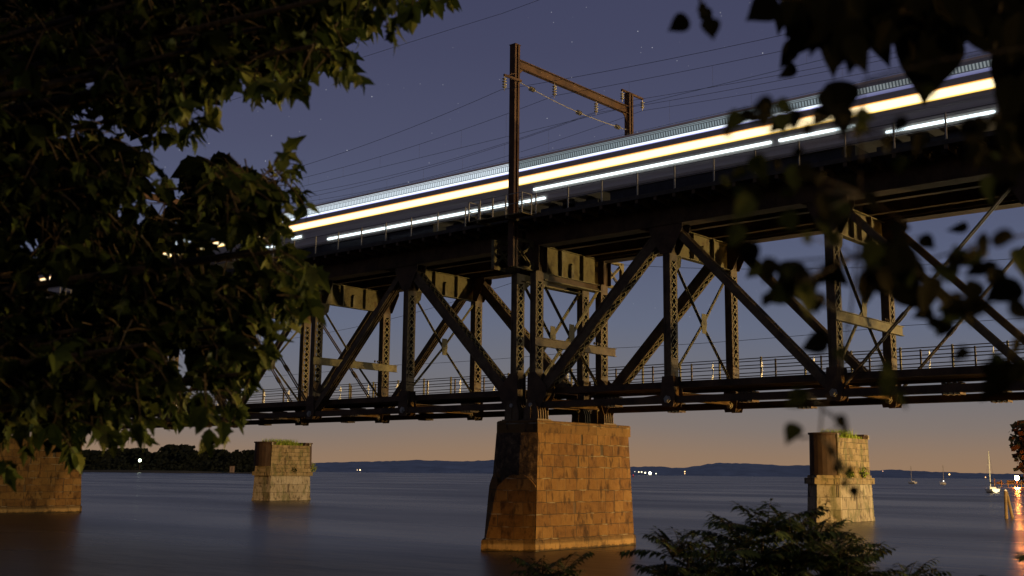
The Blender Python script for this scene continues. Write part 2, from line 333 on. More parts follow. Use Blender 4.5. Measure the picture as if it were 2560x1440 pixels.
for j in range(len(rows)-1):
    for i in range(n-1): g.f.append((j*n+i, j*n+i+1, (j+1)*n+i+1, (j+1)*n+i)); g.mi.append(0)
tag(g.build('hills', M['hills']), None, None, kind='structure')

# island: low bank
D0 = 1350.
def far_pt(px, D, z=0.):
    r = ray(px, 1178); h = V((r.x, r.y, 0)).normalized(); p = CAM + h*D; p.z = z; return p
g = MB(); rings = []
xs = list(range(-260, 700, 24))
for dd, z in ((0, -.5), (3, 1.2), (25, 2.2), (160, 3.2), (175, -1)):
    rings.append([far_pt(x, D0+dd+25*math.sin(x*.013), z + (rng.uniform(-.3, .3) if z > 0 else 0)) for x in xs])
for rw in rings: g.v += [tuple(p) for p in rw]
n = len(xs)
for j in range(len(rings)-1):
    for i in range(n-1): g.f.append((j*n+i, j*n+i+1, (j+1)*n+i+1, (j+1)*n+i)); g.mi.append(0)
tag(g.build('island', M['island']), None, None, kind='structure')

# near bank under the camera
g = MB(); n = 26
for j in range(n):
    for i in range(n):
        a = -40 + 80*i/(n-1); f_ = -25 + 37*j/(n-1)
        z = 2.25 - .012*max(f_, 0)**2*1.35 + rng.uniform(-.08, .08)
        if f_ > 10.5: z = -.8
        g.v.append(tuple(loc(a, f_, z)))
for j in range(n-1):
    for i in range(n-1): g.f.append((j*n+i, j*n+i+1, (j+1)*n+i+1, (j+1)*n+i)); g.mi.append(0)
tag(g.build('riverbank', M['soil']), None, None, kind='structure')

# ------------------------------------------------------------------ bridge span (7 panels)
P = 8.4; NP = 7; ZB = 7.39; ZT = 16.35; WT = 5.82; LEN = P*NP
def laced(mb, lac, p, q, wid, dep, b0, b1, pitch=.40):
    """two side plates joined by lacing bars on both edges; wid in the truss plane, dep along y"""
    p, q = V(p), V(q); d = (q-p).normalized(); e = V((d.z, 0, -d.x)); ln = (q-p).length; y = V((0, 1, 0))
    for s in (-1, 1):
        c = y*(s*(dep/2-.015)); mb.bar(p+c, q+c, e, wid, .03)
        for t in (-1, 1):
            f = y*(s*(dep/2-.075)) + e*(t*(wid/2-.014)); mb.bar(p+f, q+f, y, .09, .028)
            k = y*(s*(dep/2+.012)) + e*(t*(wid/2-.05)); mb.bar(p+k, q+k, e, .10, .024)
    for t in (-1, 1):
        o = e*(t*(wid/2-.014))
        for a, b in ((0, b0), (ln-b1, ln)):         # batten plates
            if b-a > .05: mb.bar(p+d*a+o*1.02, p+d*b+o*1.02, y, dep-.14, .03)
        a = b0; hw = dep/2-.08; o2 = e*(t*(wid/2+.006))
        k = max(1, round((ln-b0-b1)/pitch)); st = (ln-b0-b1)/k
        for i in range(k):
            for s in (-1, 1):
                lac[(t+1)//2].bar(p+d*(a+i*st)+o2+y*(-s*hw)+e*(t*.006*s), p+d*(a+(i+1)*st)+o2+y*(s*hw)+e*(t*.006*s), d.cross(e), .06, .012)
def eyebars(mb, p, q, ys, h, th, head=.34):
    p, q = V(p), V(q); d = (q-p).normalized(); e = V((d.z, 0, -d.x))
    for y in ys:
        c = V((0, y, 0)); mb.bar(p+c, q+c, e, h, th)
        for z in (p, q):
            pts = [z+c+d*(head*math.cos(i*math.pi/6))+e*(head*math.sin(i*math.pi/6)) for i in range(12)]
            t = V((0, th/2+.004, 0)); mb.loft([[v-t for v in pts], [v+t for v in pts]])
span = thing('bridge_span', 'brown steel deck truss span to the right of the central stone pier', 'bridge span', (P*0+.666, 0, 0), 'deck truss spans of the railway bridge')
def X(k): return k*P
YB = (-.22, -.08, .08, .22)
def flat_gusset(mb, x, y, pts):
    mb.prism([(x+a, z) for a, z in pts], 1, y-.012, y+.012)
for side, y0 in ((0, 0.0), (1, WT)):
    tr = V((0, y0, 0))
    # top chord
    mb = MB(); mb.box(-.55, LEN+.55, y0-.33, y0+.33, 15.86, 16.84)
    mb.box(-.55, LEN+.55, y0-.42, y0+.42, 16.84, 16.87); mb.box(-.55, LEN+.55, y0-.43, y0-.33, 15.86, 15.89); mb.box(-.55, LEN+.55, y0+.33, y0+.43, 15.86, 15.89)
    for k in range(NP):
        mb.box(X(k)+4.6, X(k)+5.9, y0-.352, y0-.33, 15.95, 16.78); mb.box(X(k)+4.6, X(k)+5.9, y0+.33, y0+.352, 15.95, 16.78)
    mb.build('top_chord', M['dark_steel'], span)
    for k in range(NP):                              # bottom chord, one set of eyebars per panel
        mb = MB(); eyebars(mb, (X(k), y0, ZB), (X(k+1), y0, ZB), YB if k % 2 else (-.28, -.14, .14, .28), .32, .05, .33)
        for c in ((.45,) if k % 2 else (.55,)):
            for i in range(4):
                xx = X(k)+c*P+i*.22; mb.box(xx-.035, xx+.035, y0-.33, y0+.33, ZB-.25, ZB-.165); mb.box(xx-.035, xx+.035, y0-.33, y0+.33, ZB+.165, ZB+.25)
        mb.build('bottom_chord', M['dark_steel'], span)
    for k in range(NP+1):                            # verticals
        mb, lac = MB(), (MB(), MB())
        end = k in (0, NP)
        laced(mb, lac, (X(k), y0, 7.55), (X(k), y0, 15.86), .40, .60, 1.85 if not end else 1.75, 1.75 if not end else 1.9)
        for t in (-1, 1):                            # dark strips on the end battens, painting the shade of open slots
            mb.box(X(k)+t*.207-.004, X(k)+t*.207+.004, y0-.09, y0+.09, 14.55, 15.7, 1); mb.box(X(k)+t*.207-.004, X(k)+t*.207+.004, y0-.09, y0+.09, 7.7, 8.75, 1)
        vv = mb.build('vertical', [M['steel'], M['dark_steel']], span)
        for l_ in lac: l_.build('lacing', M['girder'], vv)
        # gussets and pin
        tp = [(-.95, 15.90), (-.95, 15.6), (-.32, 14.45), (.32, 14.45), (.95, 15.6), (.95, 15.90)] if not end else [(-.42, 15.9), (-.42, 14.5), (.42, 14.5), (.42, 15.9)]
        bt = [(-.30, 7.05), (.30, 7.05), (.42, 7.5), (.30, 8.5), (-.30, 8.5), (-.42, 7.5)]
        if end:
            sg = 1 if k == 0 else -1
            bt = [(-.35*sg, 7.0), (.45*sg, 7.0), (.95*sg, 7.9), (.95*sg, 8.35), (.22*sg, 9.1), (-.30*sg, 9.1)]
        for s in (-1, 1):
            for pl in (tp, bt):
                mb = MB(); flat_gusset(mb, X(k), y0+s*.345, pl); mb.build('gusset', M['dark_steel'], span)
        mb = MB(); mb.tube([(X(k), y0-.50, ZB), (X(k), y0+.50, ZB)], .105, 12); mb.tube([(X(k), y0-.42, ZB), (X(k), y0-.36, ZB)], .19, 6)
        mb.build('pin', M['galv'], span)
    for (a, za, b, zb) in ((0, 7.55, 1, 15.9), (NP, 7.55, NP-1, 15.9)):     # laced end posts
        mb, lac = MB(), (MB(), MB()); p, q = V((X(a), y0, za)), V((X(b), y0, zb)); d = (q-p).normalized()
        laced(mb, lac, p+d*.3, q-d*.2, .58, .56, .9, .8, .46)
        o = mb.build('diagonal', M['steel'], span)
        for l_ in lac: l_.build('lacing', M['girder'], o)
    for (a, b) in ((1, 2), (2, 3), (6, 5), (5, 4)):  # eyebar diagonals, top a to bottom b
        mb = MB(); eyebars(mb, (X(a), y0, 16.1), (X(b), y0, ZB), (-.24, -.10, .10, .24) if a in (1, 6) else (-.14, .14), .36 if a in (1, 6) else .30, .05, .30)
        mb.build('diagonal', M['steel'], span)
    for (a, b) in ((2, 3), (5, 4), (3, 4), (4, 3)):  # thin counters, bottom a to top b
        mb = MB()
        for s in (-1, 1):
            mb.tube([(X(a), y0+s*.09, ZB), (X(b), y0+s*.09, 16.1)], .045, 6)
            t = .35; c = V((X(a), y0+s*.09, ZB)).lerp(V((X(b), y0+s*.09, 16.1)), t); dd = (V((X(b), 0, 16.1))-V((X(a), 0, ZB))).normalized()
            mb.tube([c-dd*.25, c+dd*.25], .075, 6)
        mb.build('counter_rod', M['steel'], span)
    for k, sg in ((0, -1), (NP, 1)):                 # bearing shoes
        mb = MB()
        for yy in (-.40, -.2, 0, .2, .40):
            mb.prism([(X(k)-.50, 6.66), (X(k)+.50, 6.66), (X(k)+.48, 7.1), (X(k)+.26, 7.62), (X(k)-.26, 7.62), (X(k)-.48, 7.1)], 1, y0+yy-.03, y0+yy+.03)
        mb.box(X(k)-.56, X(k)+.56, y0-.56, y0+.56, 6.60, 6.66); mb.box(X(k)-.62, X(k)+.62, y0-.66, y0+.66, 6.55, 6.60)
        mb.box(X(k)-.03, X(k)+.03, y0-.48, y0+.48, 6.66, 7.3)
        mb.build('bearing_shoe', M['steel'], span)
# floor beams, struts, sway bracing
for k in range(NP+1):
    x = X(k); end = k in (0, NP)
    mb = MB(); z0, z1 = (14.50, 15.98) if end else (14.48, 15.84)
    mb.box(x-.012, x+.012, .36, WT-.36, z0, z1)
    mb.box(x-.17, x+.17, .36, WT-.36, z0-.03, z0); mb.box(x-.17, x+.17, .36, WT-.36, z1-.02, z1+.01)
    for yy in (1.95, 3.90):
        for t in (-1, 1): mb.box(x+t*.012 if t > 0 else x-.19, x+.19 if t > 0 else x-.012, yy-.035, yy+.035, z0, z1-.02)
    for t in (-1, 1):
        mb.prism([(2.80, z0), (3.02, z0), (3.02, z0+.72), (2.91, z0+.86), (2.80, z0+.72)], 0, *sorted((x+t*.012, x+t*.17)))
    if end: mb.box(x-.25, x+.25, .36, WT-.36, z0-.42, z0-.36); mb.box(x-.02, x+.02, .36, WT-.36, z0-.36, z0-.03, 1)
    mb.build('floor_beam', [M['girder'], M['dark_steel']], span)
    mb = MB(); mb.box(x-.14, x+.14, .34, WT-.34, 7.75, 7.80); mb.box(x-.01, x+.01, .34, WT-.34, 7.45, 7.75); mb.box(x-.14, x+.14, .34, WT-.34, 7.40, 7.45)
    mb.build('bottom_strut', M['steel'], span)
    mb = MB(); cy = WT/2; czz = 11.35; rr = .16 if end else .10
    a1, a2 = V((x, .30, 14.3)), V((x, WT-.30, 14.3)); b1, b2 = V((x, .30, 8.75)), V((x, WT-.30, 8.75)); c = V((x, cy, czz))
    off = V((.05, 0, 0))
    for (u, v, o, wd) in ((a2, b1, off, rr), (a1, b2, -off, rr)):
        mb.bar(u+o, c+o, (1, 0, 0), .05, wd+.03); mb.bar(c+o, v+o, (1, 0, 0), .05, wd+.03)
        mb.bar(u+o*.4, c+o*.4, (1, 0, 0), .13, .03); mb.bar(c+o*.4, v+o*.4, (1, 0, 0), .13, .03)
    hh = .62 if end else .5
    mb.prism([(cy-.16, czz-hh), (cy+.16, czz-hh), (cy+.26, czz), (cy+.2, czz+hh), (cy-.2, czz+hh), (cy-.26, czz)], 0, x+.085, x+.11)
    for t in (-1, 1):
        for yy, s in ((.34, 1), (WT-.34, -1)):
            mb.prism([(yy, 14.5), (yy+s*.55, 14.5), (yy+s*.45, 13.95), (yy, 13.6)], 0, x+.085, x+.11); break
    mb.build('sway_brace', M['girder'], span)
# stringers and bottom laterals
for yy in (.62, 1.75, 4.05, 5.2):
    mb = MB(); mb.box(-.5, LEN+.5, yy-.012, yy+.012, 15.98, 16.86); mb.box(-.5, LEN+.5, yy-.16, yy+.16, 15.94, 15.98); mb.build('stringer', M['dark_steel'], span)
for k in range(NP):
    mb = MB(); mb.bar((X(k), .3, 7.62), (X(k+1), WT-.3, 7.62), (0, 0, 1), .10, .10); mb.build('lateral_brace', M['dark_steel'], span)
    mb = MB(); mb.bar((X(k), WT-.3, 7.70), (X(k+1), .3, 7.70), (0, 0, 1), .10, .10); mb.build('lateral_brace', M['dark_steel'], span)
# lower catwalk floor and its railings on the far side
mb = MB(); mb.box(-.2, LEN+.2, .48, 5.0, 8.22, 8.28); mb.box(-.2, LEN+.2, .42, .48, 7.98, 8.30); mb.box(-.2, LEN+.2, 5.0, 5.06, 8.06, 8.30); mb.build('catwalk_floor', M['dark_steel'], span)
mb = MB(); mb.box(-.66, LEN+.66, 6.35, 7.7, 8.36, 8.42); mb.box(-.66, LEN+.66, 6.3, 6.35, 8.2, 8.42); mb.build('walkway', M['dark_steel'], span)
for yy, zs in ((6.5, (8.95, 9.35, 9.72)), (7.55, (8.80, 9.22, 9.62, 9.98))):
    mb = MB()
    for z in zs: mb.tube([(-.66, yy, z), (LEN+.66, yy, z)], .025, 5)
    mb.build('handrail', M['steel'], span)
post_lo = None
for i in range(24):
    for yy, ht in ((6.5, 9.78), (7.55, 10.05)):
        x = .5 + i*2.5 + (1.1 if yy > 7 else 0)
        mb = MB(); mb.box(-.035, .035, -.035, .035, 8.42, ht)
        if yy > 7: mb.box(.035, .05, -.06, .06, 8.42, ht)
        o = mb.build('railing_post', M['girder'] if yy > 7 else M['steel'], span); o.location = (x, yy, 0)
for i in range(20):                                  # white clips on the outer railing
    x = .35 + i*2.95
    mb = MB(); mb.prism([(-.10, 9.56), (.13, 9.46), (.07, 9.90)], 0, -.01, .01); mb.prism([(-.11, 8.98), (.11, 8.88), (.05, 9.30)], 0, -.01, .01)
    mb.tube([(0, .05, 9.1), (0, .05, 9.6)], .028, 5)
    o = mb.build('marker_bracket', M['white'], span); o.location = (x, 7.42, 0)
# signal crossarms
for k in (0, 2, 5):
    mb = MB(); x = X(k)+.28
    mb.box(x-.012, x+.012, -.45, 6.75, 10.52, 10.92); mb.box(x-.10, x+.10, -.45, 6.75, 10.92, 10.95); mb.box(x-.10, x+.10, -.45, 6.75, 10.49, 10.52)
    o = mb.build('signal_crossarm', M['girder'] if k else M['steel'], span)
    for yy in (4.75, 5.0, 5.25):
        mb = MB(); mb.tube([(x, yy, 10.95), (x, yy, 11.03)], .02, 5); mb.tube([(x, yy, 11.03), (x, yy, 11.09), (x, yy, 11.15)], [.06, .07, .04], 7); mb.build('pin_insulator', M['steel'], o)
# deck
mb = MB(); n = int(LEN/.46)
for i in range(n+1):
    x = -.55 + i*.46; mb.box(x, x+.24, -.75, 6.6, 16.88, 17.08)
mb.box(-.64, LEN+.64, -.80, 6.62, 17.09, 17.13)
mb.build('deck', M['timber'], span)
mb = MB(); mb.box(-.64, LEN+.64, -1.98, -.86, 17.06, 17.10); mb.box(-.64, LEN+.64, -2.02, -1.98, 16.92, 17.12); mb.build('deck_walkway', M['timber'], span)
for yy in (.28, 1.72, 4.08, 5.52):
    mb = MB(); mb.box(-.66, LEN+.66, yy-.035, yy+.035, 17.13, 17.30); mb.build('track_rail', M['dark_steel'], span)
mb = MB(); mb.prism([(-1.98, 16.90), (-1.98, 16.78), (-.40, 16.62), (-.40, 17.05), (-1.98, 17.05)], 0, -.012, .012); mb.box(-.07, .07, -1.98, -.40, 16.99, 17.055); mb.box(-.09, .09, -1.985, -1.94, 16.74, 17.05)
br0 = mb.build('walkway_bracket', M['steel'], span)
mb = MB(); mb.box(-.03, .03, -.03, .03, 17.0, 18.25); mb.box(-.05, .05, -.05, .05, 16.95, 17.15)
po0 = mb.build('railing_post', M['galv'], span)
for i in range(int(LEN/1.06)):
    x = .4 + i*1.06
    if i == 0: br0.location = (x, 0, 0)
    else: share(br0, span, (x, 0, 0))
    if i % 2 == 1:
        if i == 1: po0.location = (x, -1.9, 0)
        else: share(po0, span, (x, -1.9, 0))
mb = MB()
mb.tube([(-.66, -1.9, 18.22), (LEN+.66, -1.9, 18.22)], .014, 5); mb.tube([(-.66, -1.9, 17.68), (LEN+.66, -1.9, 17.68)], .014, 5); mb.build('handrail', M['wire'], span)
# outriggers at both ends, carrying the portal posts
for k in (0, NP):
    x = X(k)
    for s, y0 in ((-1, -.36), (1, WT+.36)):
        ye = y0 + s*1.62
        mb = MB()
        for z in (14.58, 16.02): mb.bar((x, y0, z), (x, ye, z), (0, 0, 1), .17, .16)
        mb.bar((x, ye, 14.5), (x, ye, 16.1), (1, 0, 0), .2, .22)
        for z0, z1 in ((14.66, 15.94), (15.94, 14.66)):
            mb.bar((x+.05 if z0 < z1 else x-.03, y0, z0), (x+.05 if z0 < z1 else x-.03, ye, z1), (1, 0, 0), .03, .09)
            mb.bar((x-.12 if z0 < z1 else x-.15, y0, z0), (x-.12 if z0 < z1 else x-.15, ye, z1), (1, 0, 0), .03, .08)
        for zz, q in ((14.66, 1), (15.94, -1)):
            for yy, t in ((y0, s), (ye, -s)): mb.prism([(yy, zz), (yy+t*.42, zz), (yy, zz+q*.42)], 0, x+.09, x+.105)
        mb.build('outrigger', M['girder'], span)
for dx, lab in ((-60.132, 'brown steel deck truss span left of the central pier, left end behind leaves'), (-120.264, 'farthest deck truss span beyond the leftmost stone pier, nearly all hidden by leaves')):
    c = copy_tree(span); c.location.x = .666 + dx; c['label'] = lab

# ------------------------------------------------------------------ bridge piers
def bridge_pier(x0, label):
    t = thing('bridge_pier', label, 'bridge pier', (x0, 2.9, 0), 'stone piers of the railway bridge')
    def ring(z, hx, ya, yb, sag, n=6):               # ends bowed outwards a little; y relative to the pier centre
        r = []
        for i in range(n+1):
            a = -1+2*i/n; r.append((.28+a*hx, ya - sag*(1-a*a), z))
        for i in range(n+1):
            a = 1-2*i/n; r.append((.28+a*hx, yb + sag*(1-a*a), z))
        return r
    H = 2.9
    top, bot = 5.92, .56
    mb = MB(); mb.loft([ring(bot, 1.62, -1.45-H, 7.12-H, .28), ring(top, 1.42, -1.08-H, 6.92-H, .28)])
    o = mb.build('shaft', [M['brownstone'], M['roughstone']], t)
    for p in o.data.polygons:                        # the upstream end is rough quarry-faced stone
        if p.normal.y < -.6: p.material_index = 1
    mb = MB()
    def cap(z, gx, gy):
        hx, ya, yb = 1.49+gx, -1.20-H-gy, 7.02-H+gy
        return [(.28-hx+.22, ya, z), (.28+hx, ya, z), (.28+hx, yb, z), (.28-hx+.22, yb, z), (.28-hx, yb-.22, z), (.28-hx, ya+.22, z)]
    mb.loft([cap(5.92, 0, 0), cap(6.50, 0, 0), cap(6.55, -.05, -.05)]); mb.build('cap', M['capstone'], t)
    # pointed cutwater with arched shoulders at each end
    for s in (-1,):
        def yy(v): return (v-H) if s < 0 else (2.9+2.75-v-H)
        K, J = 14, 10
        def nose(z): q = z/3.3; return (-.12-.28*q, -3.12+1.34*q)
        def corner(z, t_): q = z/5.92; return (.28+t_*(1.72-.25*q), -1.66+.46*q)
        mb = MB()
        for t_ in (1, -1):
            rows = []
            for i in range(K+1):
                u = i/K; zt = 3.15 + .70*math.sin(math.pi*u)**.85; col_ = []
                for j in range(J+1):
                    z = .5+(zt-.5)*j/J; a, b_ = nose(z), corner(z, t_); col_.append((a[0]+(b_[0]-a[0])*u, yy(a[1]+(b_[1]-a[1])*u), z))
                col_.append((col_[-1][0]*.8+.05, yy(-1.0), zt+.22)); rows.append(col_)
            n = J+2
            mb.add([p for r_ in rows for p in r_], [(i*n+j, i*n+n+j, i*n+n+j+1, i*n+j+1) for i in range(K) for j in range(n-1)])
        mb.build('cutwater', M['brownstone'], t)
        mb = MB()
        def cw(z, g_): return [(-.12, yy(-3.30-g_+.05*z), z), (.28+1.75+g_-.02*z, yy(-1.62-g_), z), (.28+1.60, yy(-.6), z), (.28-1.60, yy(-.6), z), (.28-1.75-g_+.02*z, yy(-1.62-g_), z)]
        mb.loft([cw(-1.5, 0), cw(.50, 0), cw(.56, -.05)]); mb.build('base_course', M['basestone'], t)
    mb = MB()
    def bb(z, g_): return [(.28-1.70-g_+.02*z, -1.52-H, z), (.28+1.70+g_-.02*z, -1.52-H, z), (.28+1.70+g_-.02*z, 7.18-H, z), (.28-1.70-g_+.02*z, 7.18-H, z)]
    mb.loft([bb(-1.5, 0), bb(.50, 0), bb(.558, -.05)]); mb.build('base_course', M['basestone'], t)
    return t
bridge_pier(0, 'brown stone bridge pier with arched cutwater in the centre foreground')
bridge_pier(-60.13, 'brown stone bridge pier at the left edge, partly behind hanging leaves')

# ------------------------------------------------------------------ piers of the vanished bridge
def old_pier(xf, label, extra):
    HX = 1.85 if extra else 1.6; yc = 49.2; q_ = HX/1.95
    t = thing('old_pier', label, 'old bridge pier', (xf-HX, yc, 0), 'disused piers of an older bridge')
    def plan(z, hx, yh, nose): return [(-hx, -yh, z), (0, -yh-nose, z), (hx, -yh, z), (hx, yh, z), (0, yh+nose, z), (-hx, yh, z)]
    mb = MB(); mb.loft([plan(-1.5, 2.0*q_, 3.38, 1.5), plan(.34, 1.95*q_, 3.35, 1.45), plan(.36, 1.91*q_, 3.31, 1.4), plan(3.2, 1.80*q_, 3.22, 1.3)]); mb.build('base', M['oldbase'], t)
    mb = MB(); mb.loft([plan(3.2, 2.0*q_, 3.52, 1.4), plan(3.72, 2.0*q_, 3.52, 1.4)]); mb.build('cornice', M['oldstone'], t)
    mb = MB(); mb.loft([plan(3.72, 1.80*q_, 3.30, 1.25), plan(4.42 if extra else 3.95, 1.76*q_, 3.26, 1.2)]); mb.build('plinth', M['oldstone'], t)
    zb = 4.42 if extra else 3.95
    mb = MB(); mb.loft([[(-1.5*q_, -3.2, zb), (1.68*q_, -3.2, zb), (1.68*q_, 3.2, zb), (-1.5*q_, 3.2, zb)], [(-1.5*q_, -3.1, 7.15), (1.62*q_, -3.1, 7.15), (1.62*q_, 3.1, 7.15), (-1.5*q_, 3.1, 7.15)]]); mb.build('upper_wall', M['oldstone'], t)
    for s in (-1, 1):                                # rounded iron-shelled ends with a flange
        def ring(z, r):
            r *= q_; a = [(r*math.cos(math.pi*i/10), s*(3.0+.95*r*math.sin(math.pi*i/10)), z) for i in range(11)]
            return a + [(-r, s*2.4, z), (r, s*2.4, z)]
        mb = MB(); mb.loft([ring(zb, 1.52), ring(7.38, 1.46), ring(7.40, 1.60), ring(7.56, 1.60)]); mb.build('end_shell', M['oldshell'], t)
        mb = MB(); mb.box(1.50*q_, 1.72*q_, s*3.1-.12, s*3.1+.12, 7.14, 7.5); mb.build('corner_stone', M['oldbase'], t)
    # grass on top
    g = MB(); rg = random.Random(int(abs(xf)*10))
    for i in range(1500):
        x = rg.uniform(-1.4, 1.55)*q_; y = rg.uniform(-2.9, 2.2); h = rg.uniform(.45, 1.0)*((1.0 if y < 1.2 else .6) if extra else (.95 if -1.6 < y < .9 else .35)); a = rg.uniform(0, 6.28); wd = .02+rg.random()*.025
        dx, dy = math.cos(a)*wd, math.sin(a)*wd; lx, ly = rg.uniform(-.18, .18), rg.uniform(-.18, .18)
        g.add([(x-dx, y-dy, 7.1), (x+dx, y+dy, 7.1), (x+lx, y+ly, 7.15+h)], [(0, 1, 2)], 0 if rg.random() < .7 else 1)
    o = g.build('grass', [M['grass'], M['grass2']]); o.location = (xf-HX, yc, 0)
    tag(o, 'green grass growing on top of the '+('left' if extra else 'right')+' old stone pier', 'grass', kind='stuff')
    return t
old_pier(-3.74, 'pale old stone pier with rounded iron end, right of the central pier', False)
old_pier(-81.66, 'weathered old stone pier with grassy flat top, left of the central pier', True)
def bush(l, r, n, name, label, mats, seed, sz=.12):
    rg = random.Random(seed); g = MB()
    t = thing(name, label, 'shrub', l)
    for i in range(n):
        d = V((rg.gauss(0, 1), rg.gauss(0, 1), rg.gauss(0, 1))).normalized()*r*rg.random()**.4; c = d + V((0, 0, r*.8))
        if c.z < 0: continue
        a = V((rg.gauss(0, 1), rg.gauss(0, 1), rg.gauss(0, 1))).normalized(); b = a.orthogonal().normalized(); s = sz*rg.uniform(.5, 1.2)
        g.add([c-b*s*.4, c+a*s, c+b*s*.4, c-a*s], [(0, 1, 2, 3)], rg.randrange(len(mats)))
    g.build('foliage', mats, t); m2 = MB()
    for i in range(4): m2.tube([(0, 0, 0), (rg.uniform(-.4, .4)*r, rg.uniform(-.4, .4)*r, r*1.1)], [.02, .008], 5)
    m2.build('stem', M['bark'], t)
    return t
bush((-3.74-.1, 50.5, 3.7), .55, 240, 'ledge_shrub', 'green weeds on the ledge of the right old pier', [M['grass'], M['leaf_c']], 3)
bush((-3.74-.0, 47.6, 3.7), .4, 160, 'ledge_shrub', 'weed tuft near the corner of the right old pier', [M['grass'], M['leaf_b']], 5)
bush((-81.9, 49.6, 3.4), .5, 200, 'ledge_shrub', 'dark weed tuft on the cornice of the left old pier', [M['leaf_c'], M['leaf_b']], 7)
bush((-82.9, 53.6, 3.7), .7, 300, 'ledge_shrub', 'bright shrub at the right end of the left old pier', [M['grass'], M['grass2']], 9)

# ------------------------------------------------------------------ overhead line portals
def string_insulator(p, d, n, r=.13, sp=.15):
    mb = MB(); p, d = V(p), V(d).normalized()
    for i in range(n):
        c = p + d*(.14+i*sp); mb.tube([c, c+d*.03, c+d*.07, c+d*.09], [.05, r, r*.8, .05], 9)
    mb.tube([p, p+d*(.14+n*sp+.10)], .022, 5); return mb
portal = thing('catenary_portal', 'rusty steel catenary portal straddling the train above the central pier', 'catenary portal', (.7, 2.9, 0), 'overhead line portals on the bridge')
YN, YF = -2.03-2.9, 8.62-2.9
def post(y, z0, z1):
    mb = MB()
    for s in (-1, 1): mb.box(-.19, .19, y+s*.19-.015, y+s*.19+.015, z0, z1); mb.box(s*.175-.012, s*.175+.012, y-.175, y-.06, z0, z1); mb.box(s*.175-.012, s*.175+.012, y+.06, y+.175, z0, z1)
    mb.box(-.012, .012, y-.175, y+.175, z0, z1); mb.box(-.23, .23, y-.23, y+.23, z1, z1+.03)
    mb.build('post', M['portal'], portal)
post(YN, 14.5, 26.62); post(YF, 16.6, 26.72)
mb = MB(); ya, yb = YN+.2, YF-.2
mb.box(-.015, .015, ya, yb, 25.46, 25.86); mb.box(-.13, .13, ya, yb, 25.86, 25.90); mb.box(-.13, .13, ya, yb, 25.42, 25.46)
for yy, s in ((ya, 1), (yb, -1)): mb.prism([(yy, 25.42), (yy+s*.5, 25.42), (yy, 24.95)], 0, -.02, .02)
mb.build('beam', M['portal'], portal)
mb = MB(); mb.bar((.25, YN-1.15, 24.58), (.25, YN+.25, 24.62), (0, 0, 1), .12, .10); mb.tube([(.25, YN-.9, 24.62), (0.2, YN-.15, 25.0)], .02, 5); mb.build('crossarm', M['portal'], portal)
mb = MB(); mb.bar((.0, YF-.75, 26.80), (0, YF+1.5, 26.80), (0, 0, 1), .12, .12); mb.build('crossarm', M['portal'], portal)
string_insulator((.25, YN-1.12, 24.55), (0, 0, -1), 4).build('insulator', M['ceramic'], portal)
for yy in (1.37-2.9, 5.27-2.9): string_insulator((0, yy, 25.42), (0, 0, -1), 4).build('insulator', M['ceramic'], portal)
for yy in (YF-.7, YF+1.45): string_insulator((0, yy, 26.74), (0, 0, -1), 3).build('insulator', M['ceramic'], portal)
a, b_ = V((0, YN+.2, 24.68)), V((0, YF-.2, 24.42))
mb = MB(); pts = [a.lerp(b_, i/12) + V((0, 0, -.25*math.sin(math.pi*i/12))) for i in range(13)]; mb.tube(pts, .022, 5)
sp_ = mb.build('span_wire', M['galv'], portal)
for t_ in (.12, .53, .90):
    c = a.lerp(b_, t_) + V((0, -.3, -.25*math.sin(math.pi*t_))); d = (b_-a)
    string_insulator(c, d, 3, .14, .14).build('insulator', M['ceramic'], sp_)
# service platform on the near post
mb = MB(); mb.box(-2.3, 1.5, YN-1.05, YN-.25, 16.98, 17.03)
for xx in (-1.6, .4): mb.box(xx-.05, xx+.05, YN-1.05, YN+.2, 16.84, 16.98)
pf = mb.build('platform', M['girder'], portal)
mb = MB()
for xx in (-2.25, -1.45, -.55, .35, 1.45): mb.box(xx-.03, xx+.03, YN-1.05, YN-.99, 17.03, 18.1)
for xx in (-2.25, 1.45): mb.box(xx-.03, xx+.03, YN-.30, YN-.24, 17.03, 18.1); mb.tube([(xx, YN-1.02, 18.08), (xx, YN-.27, 18.08)], .025, 5); mb.tube([(xx, YN-1.02, 17.55), (xx, YN-.27, 17.55)], .02, 5)
for z in (17.55, 18.08): mb.tube([(-2.25, YN-1.02, z), (1.45, YN-1.02, z)], .022, 5)
mb.build('railing', M['galv'], pf)
c = copy_tree(portal); c.location.x = -42; c['label'] = 'distant catenary portal glimpsed through the leaves at left'

# ------------------------------------------------------------------ overhead wires
def wire(label, y, z, sag, r=.011, m='wire', drop=None, x0=.7, xs=(-102.8, -42, .7, 61.5), zs=None):
    mb = MB()
    pts = []
    for i in range(len(xs)-1):
        k = 24
        for j in range(k + (1 if i == len(xs)-2 else 0)):
            t = j/k; z_ = z if zs is None else zs[i]+(zs[i+1]-zs[i])*t
            pts.append((xs[i]+(xs[i+1]-xs[i])*t, y, z_ - sag*4*t*(1-t)))
    mb.tube(pts, r, 5)
    if drop is not None:                              # contact wire and droppers below the messenger
        for i in range(len(xs)-1):
            for j in range(1, 12):
                t = j/12; x = xs[i]+(xs[i+1]-xs[i])*t; mb.tube([(x, y, z-sag*4*t*(1-t)), (x, y, drop)], .004, 4)
        mb.tube([(xs[0], y, drop), (xs[-1], y, drop)], r, 5, 1)
    o = mb.build('overhead_wire', [M[m], M['contact_wire']]); return tag(o, label, 'wire', 'wires strung along the railway bridge')
wire('black feeder wire hung from the insulator on the near post crossarm', -3.15, 23.82, 1.4)
wire('messenger and contact wire over the track nearest the camera', 1.37, 24.70, 1.1, drop=23.0)
wire('messenger and contact wire over the far track', 5.27, 24.70, 1.1, drop=23.0)
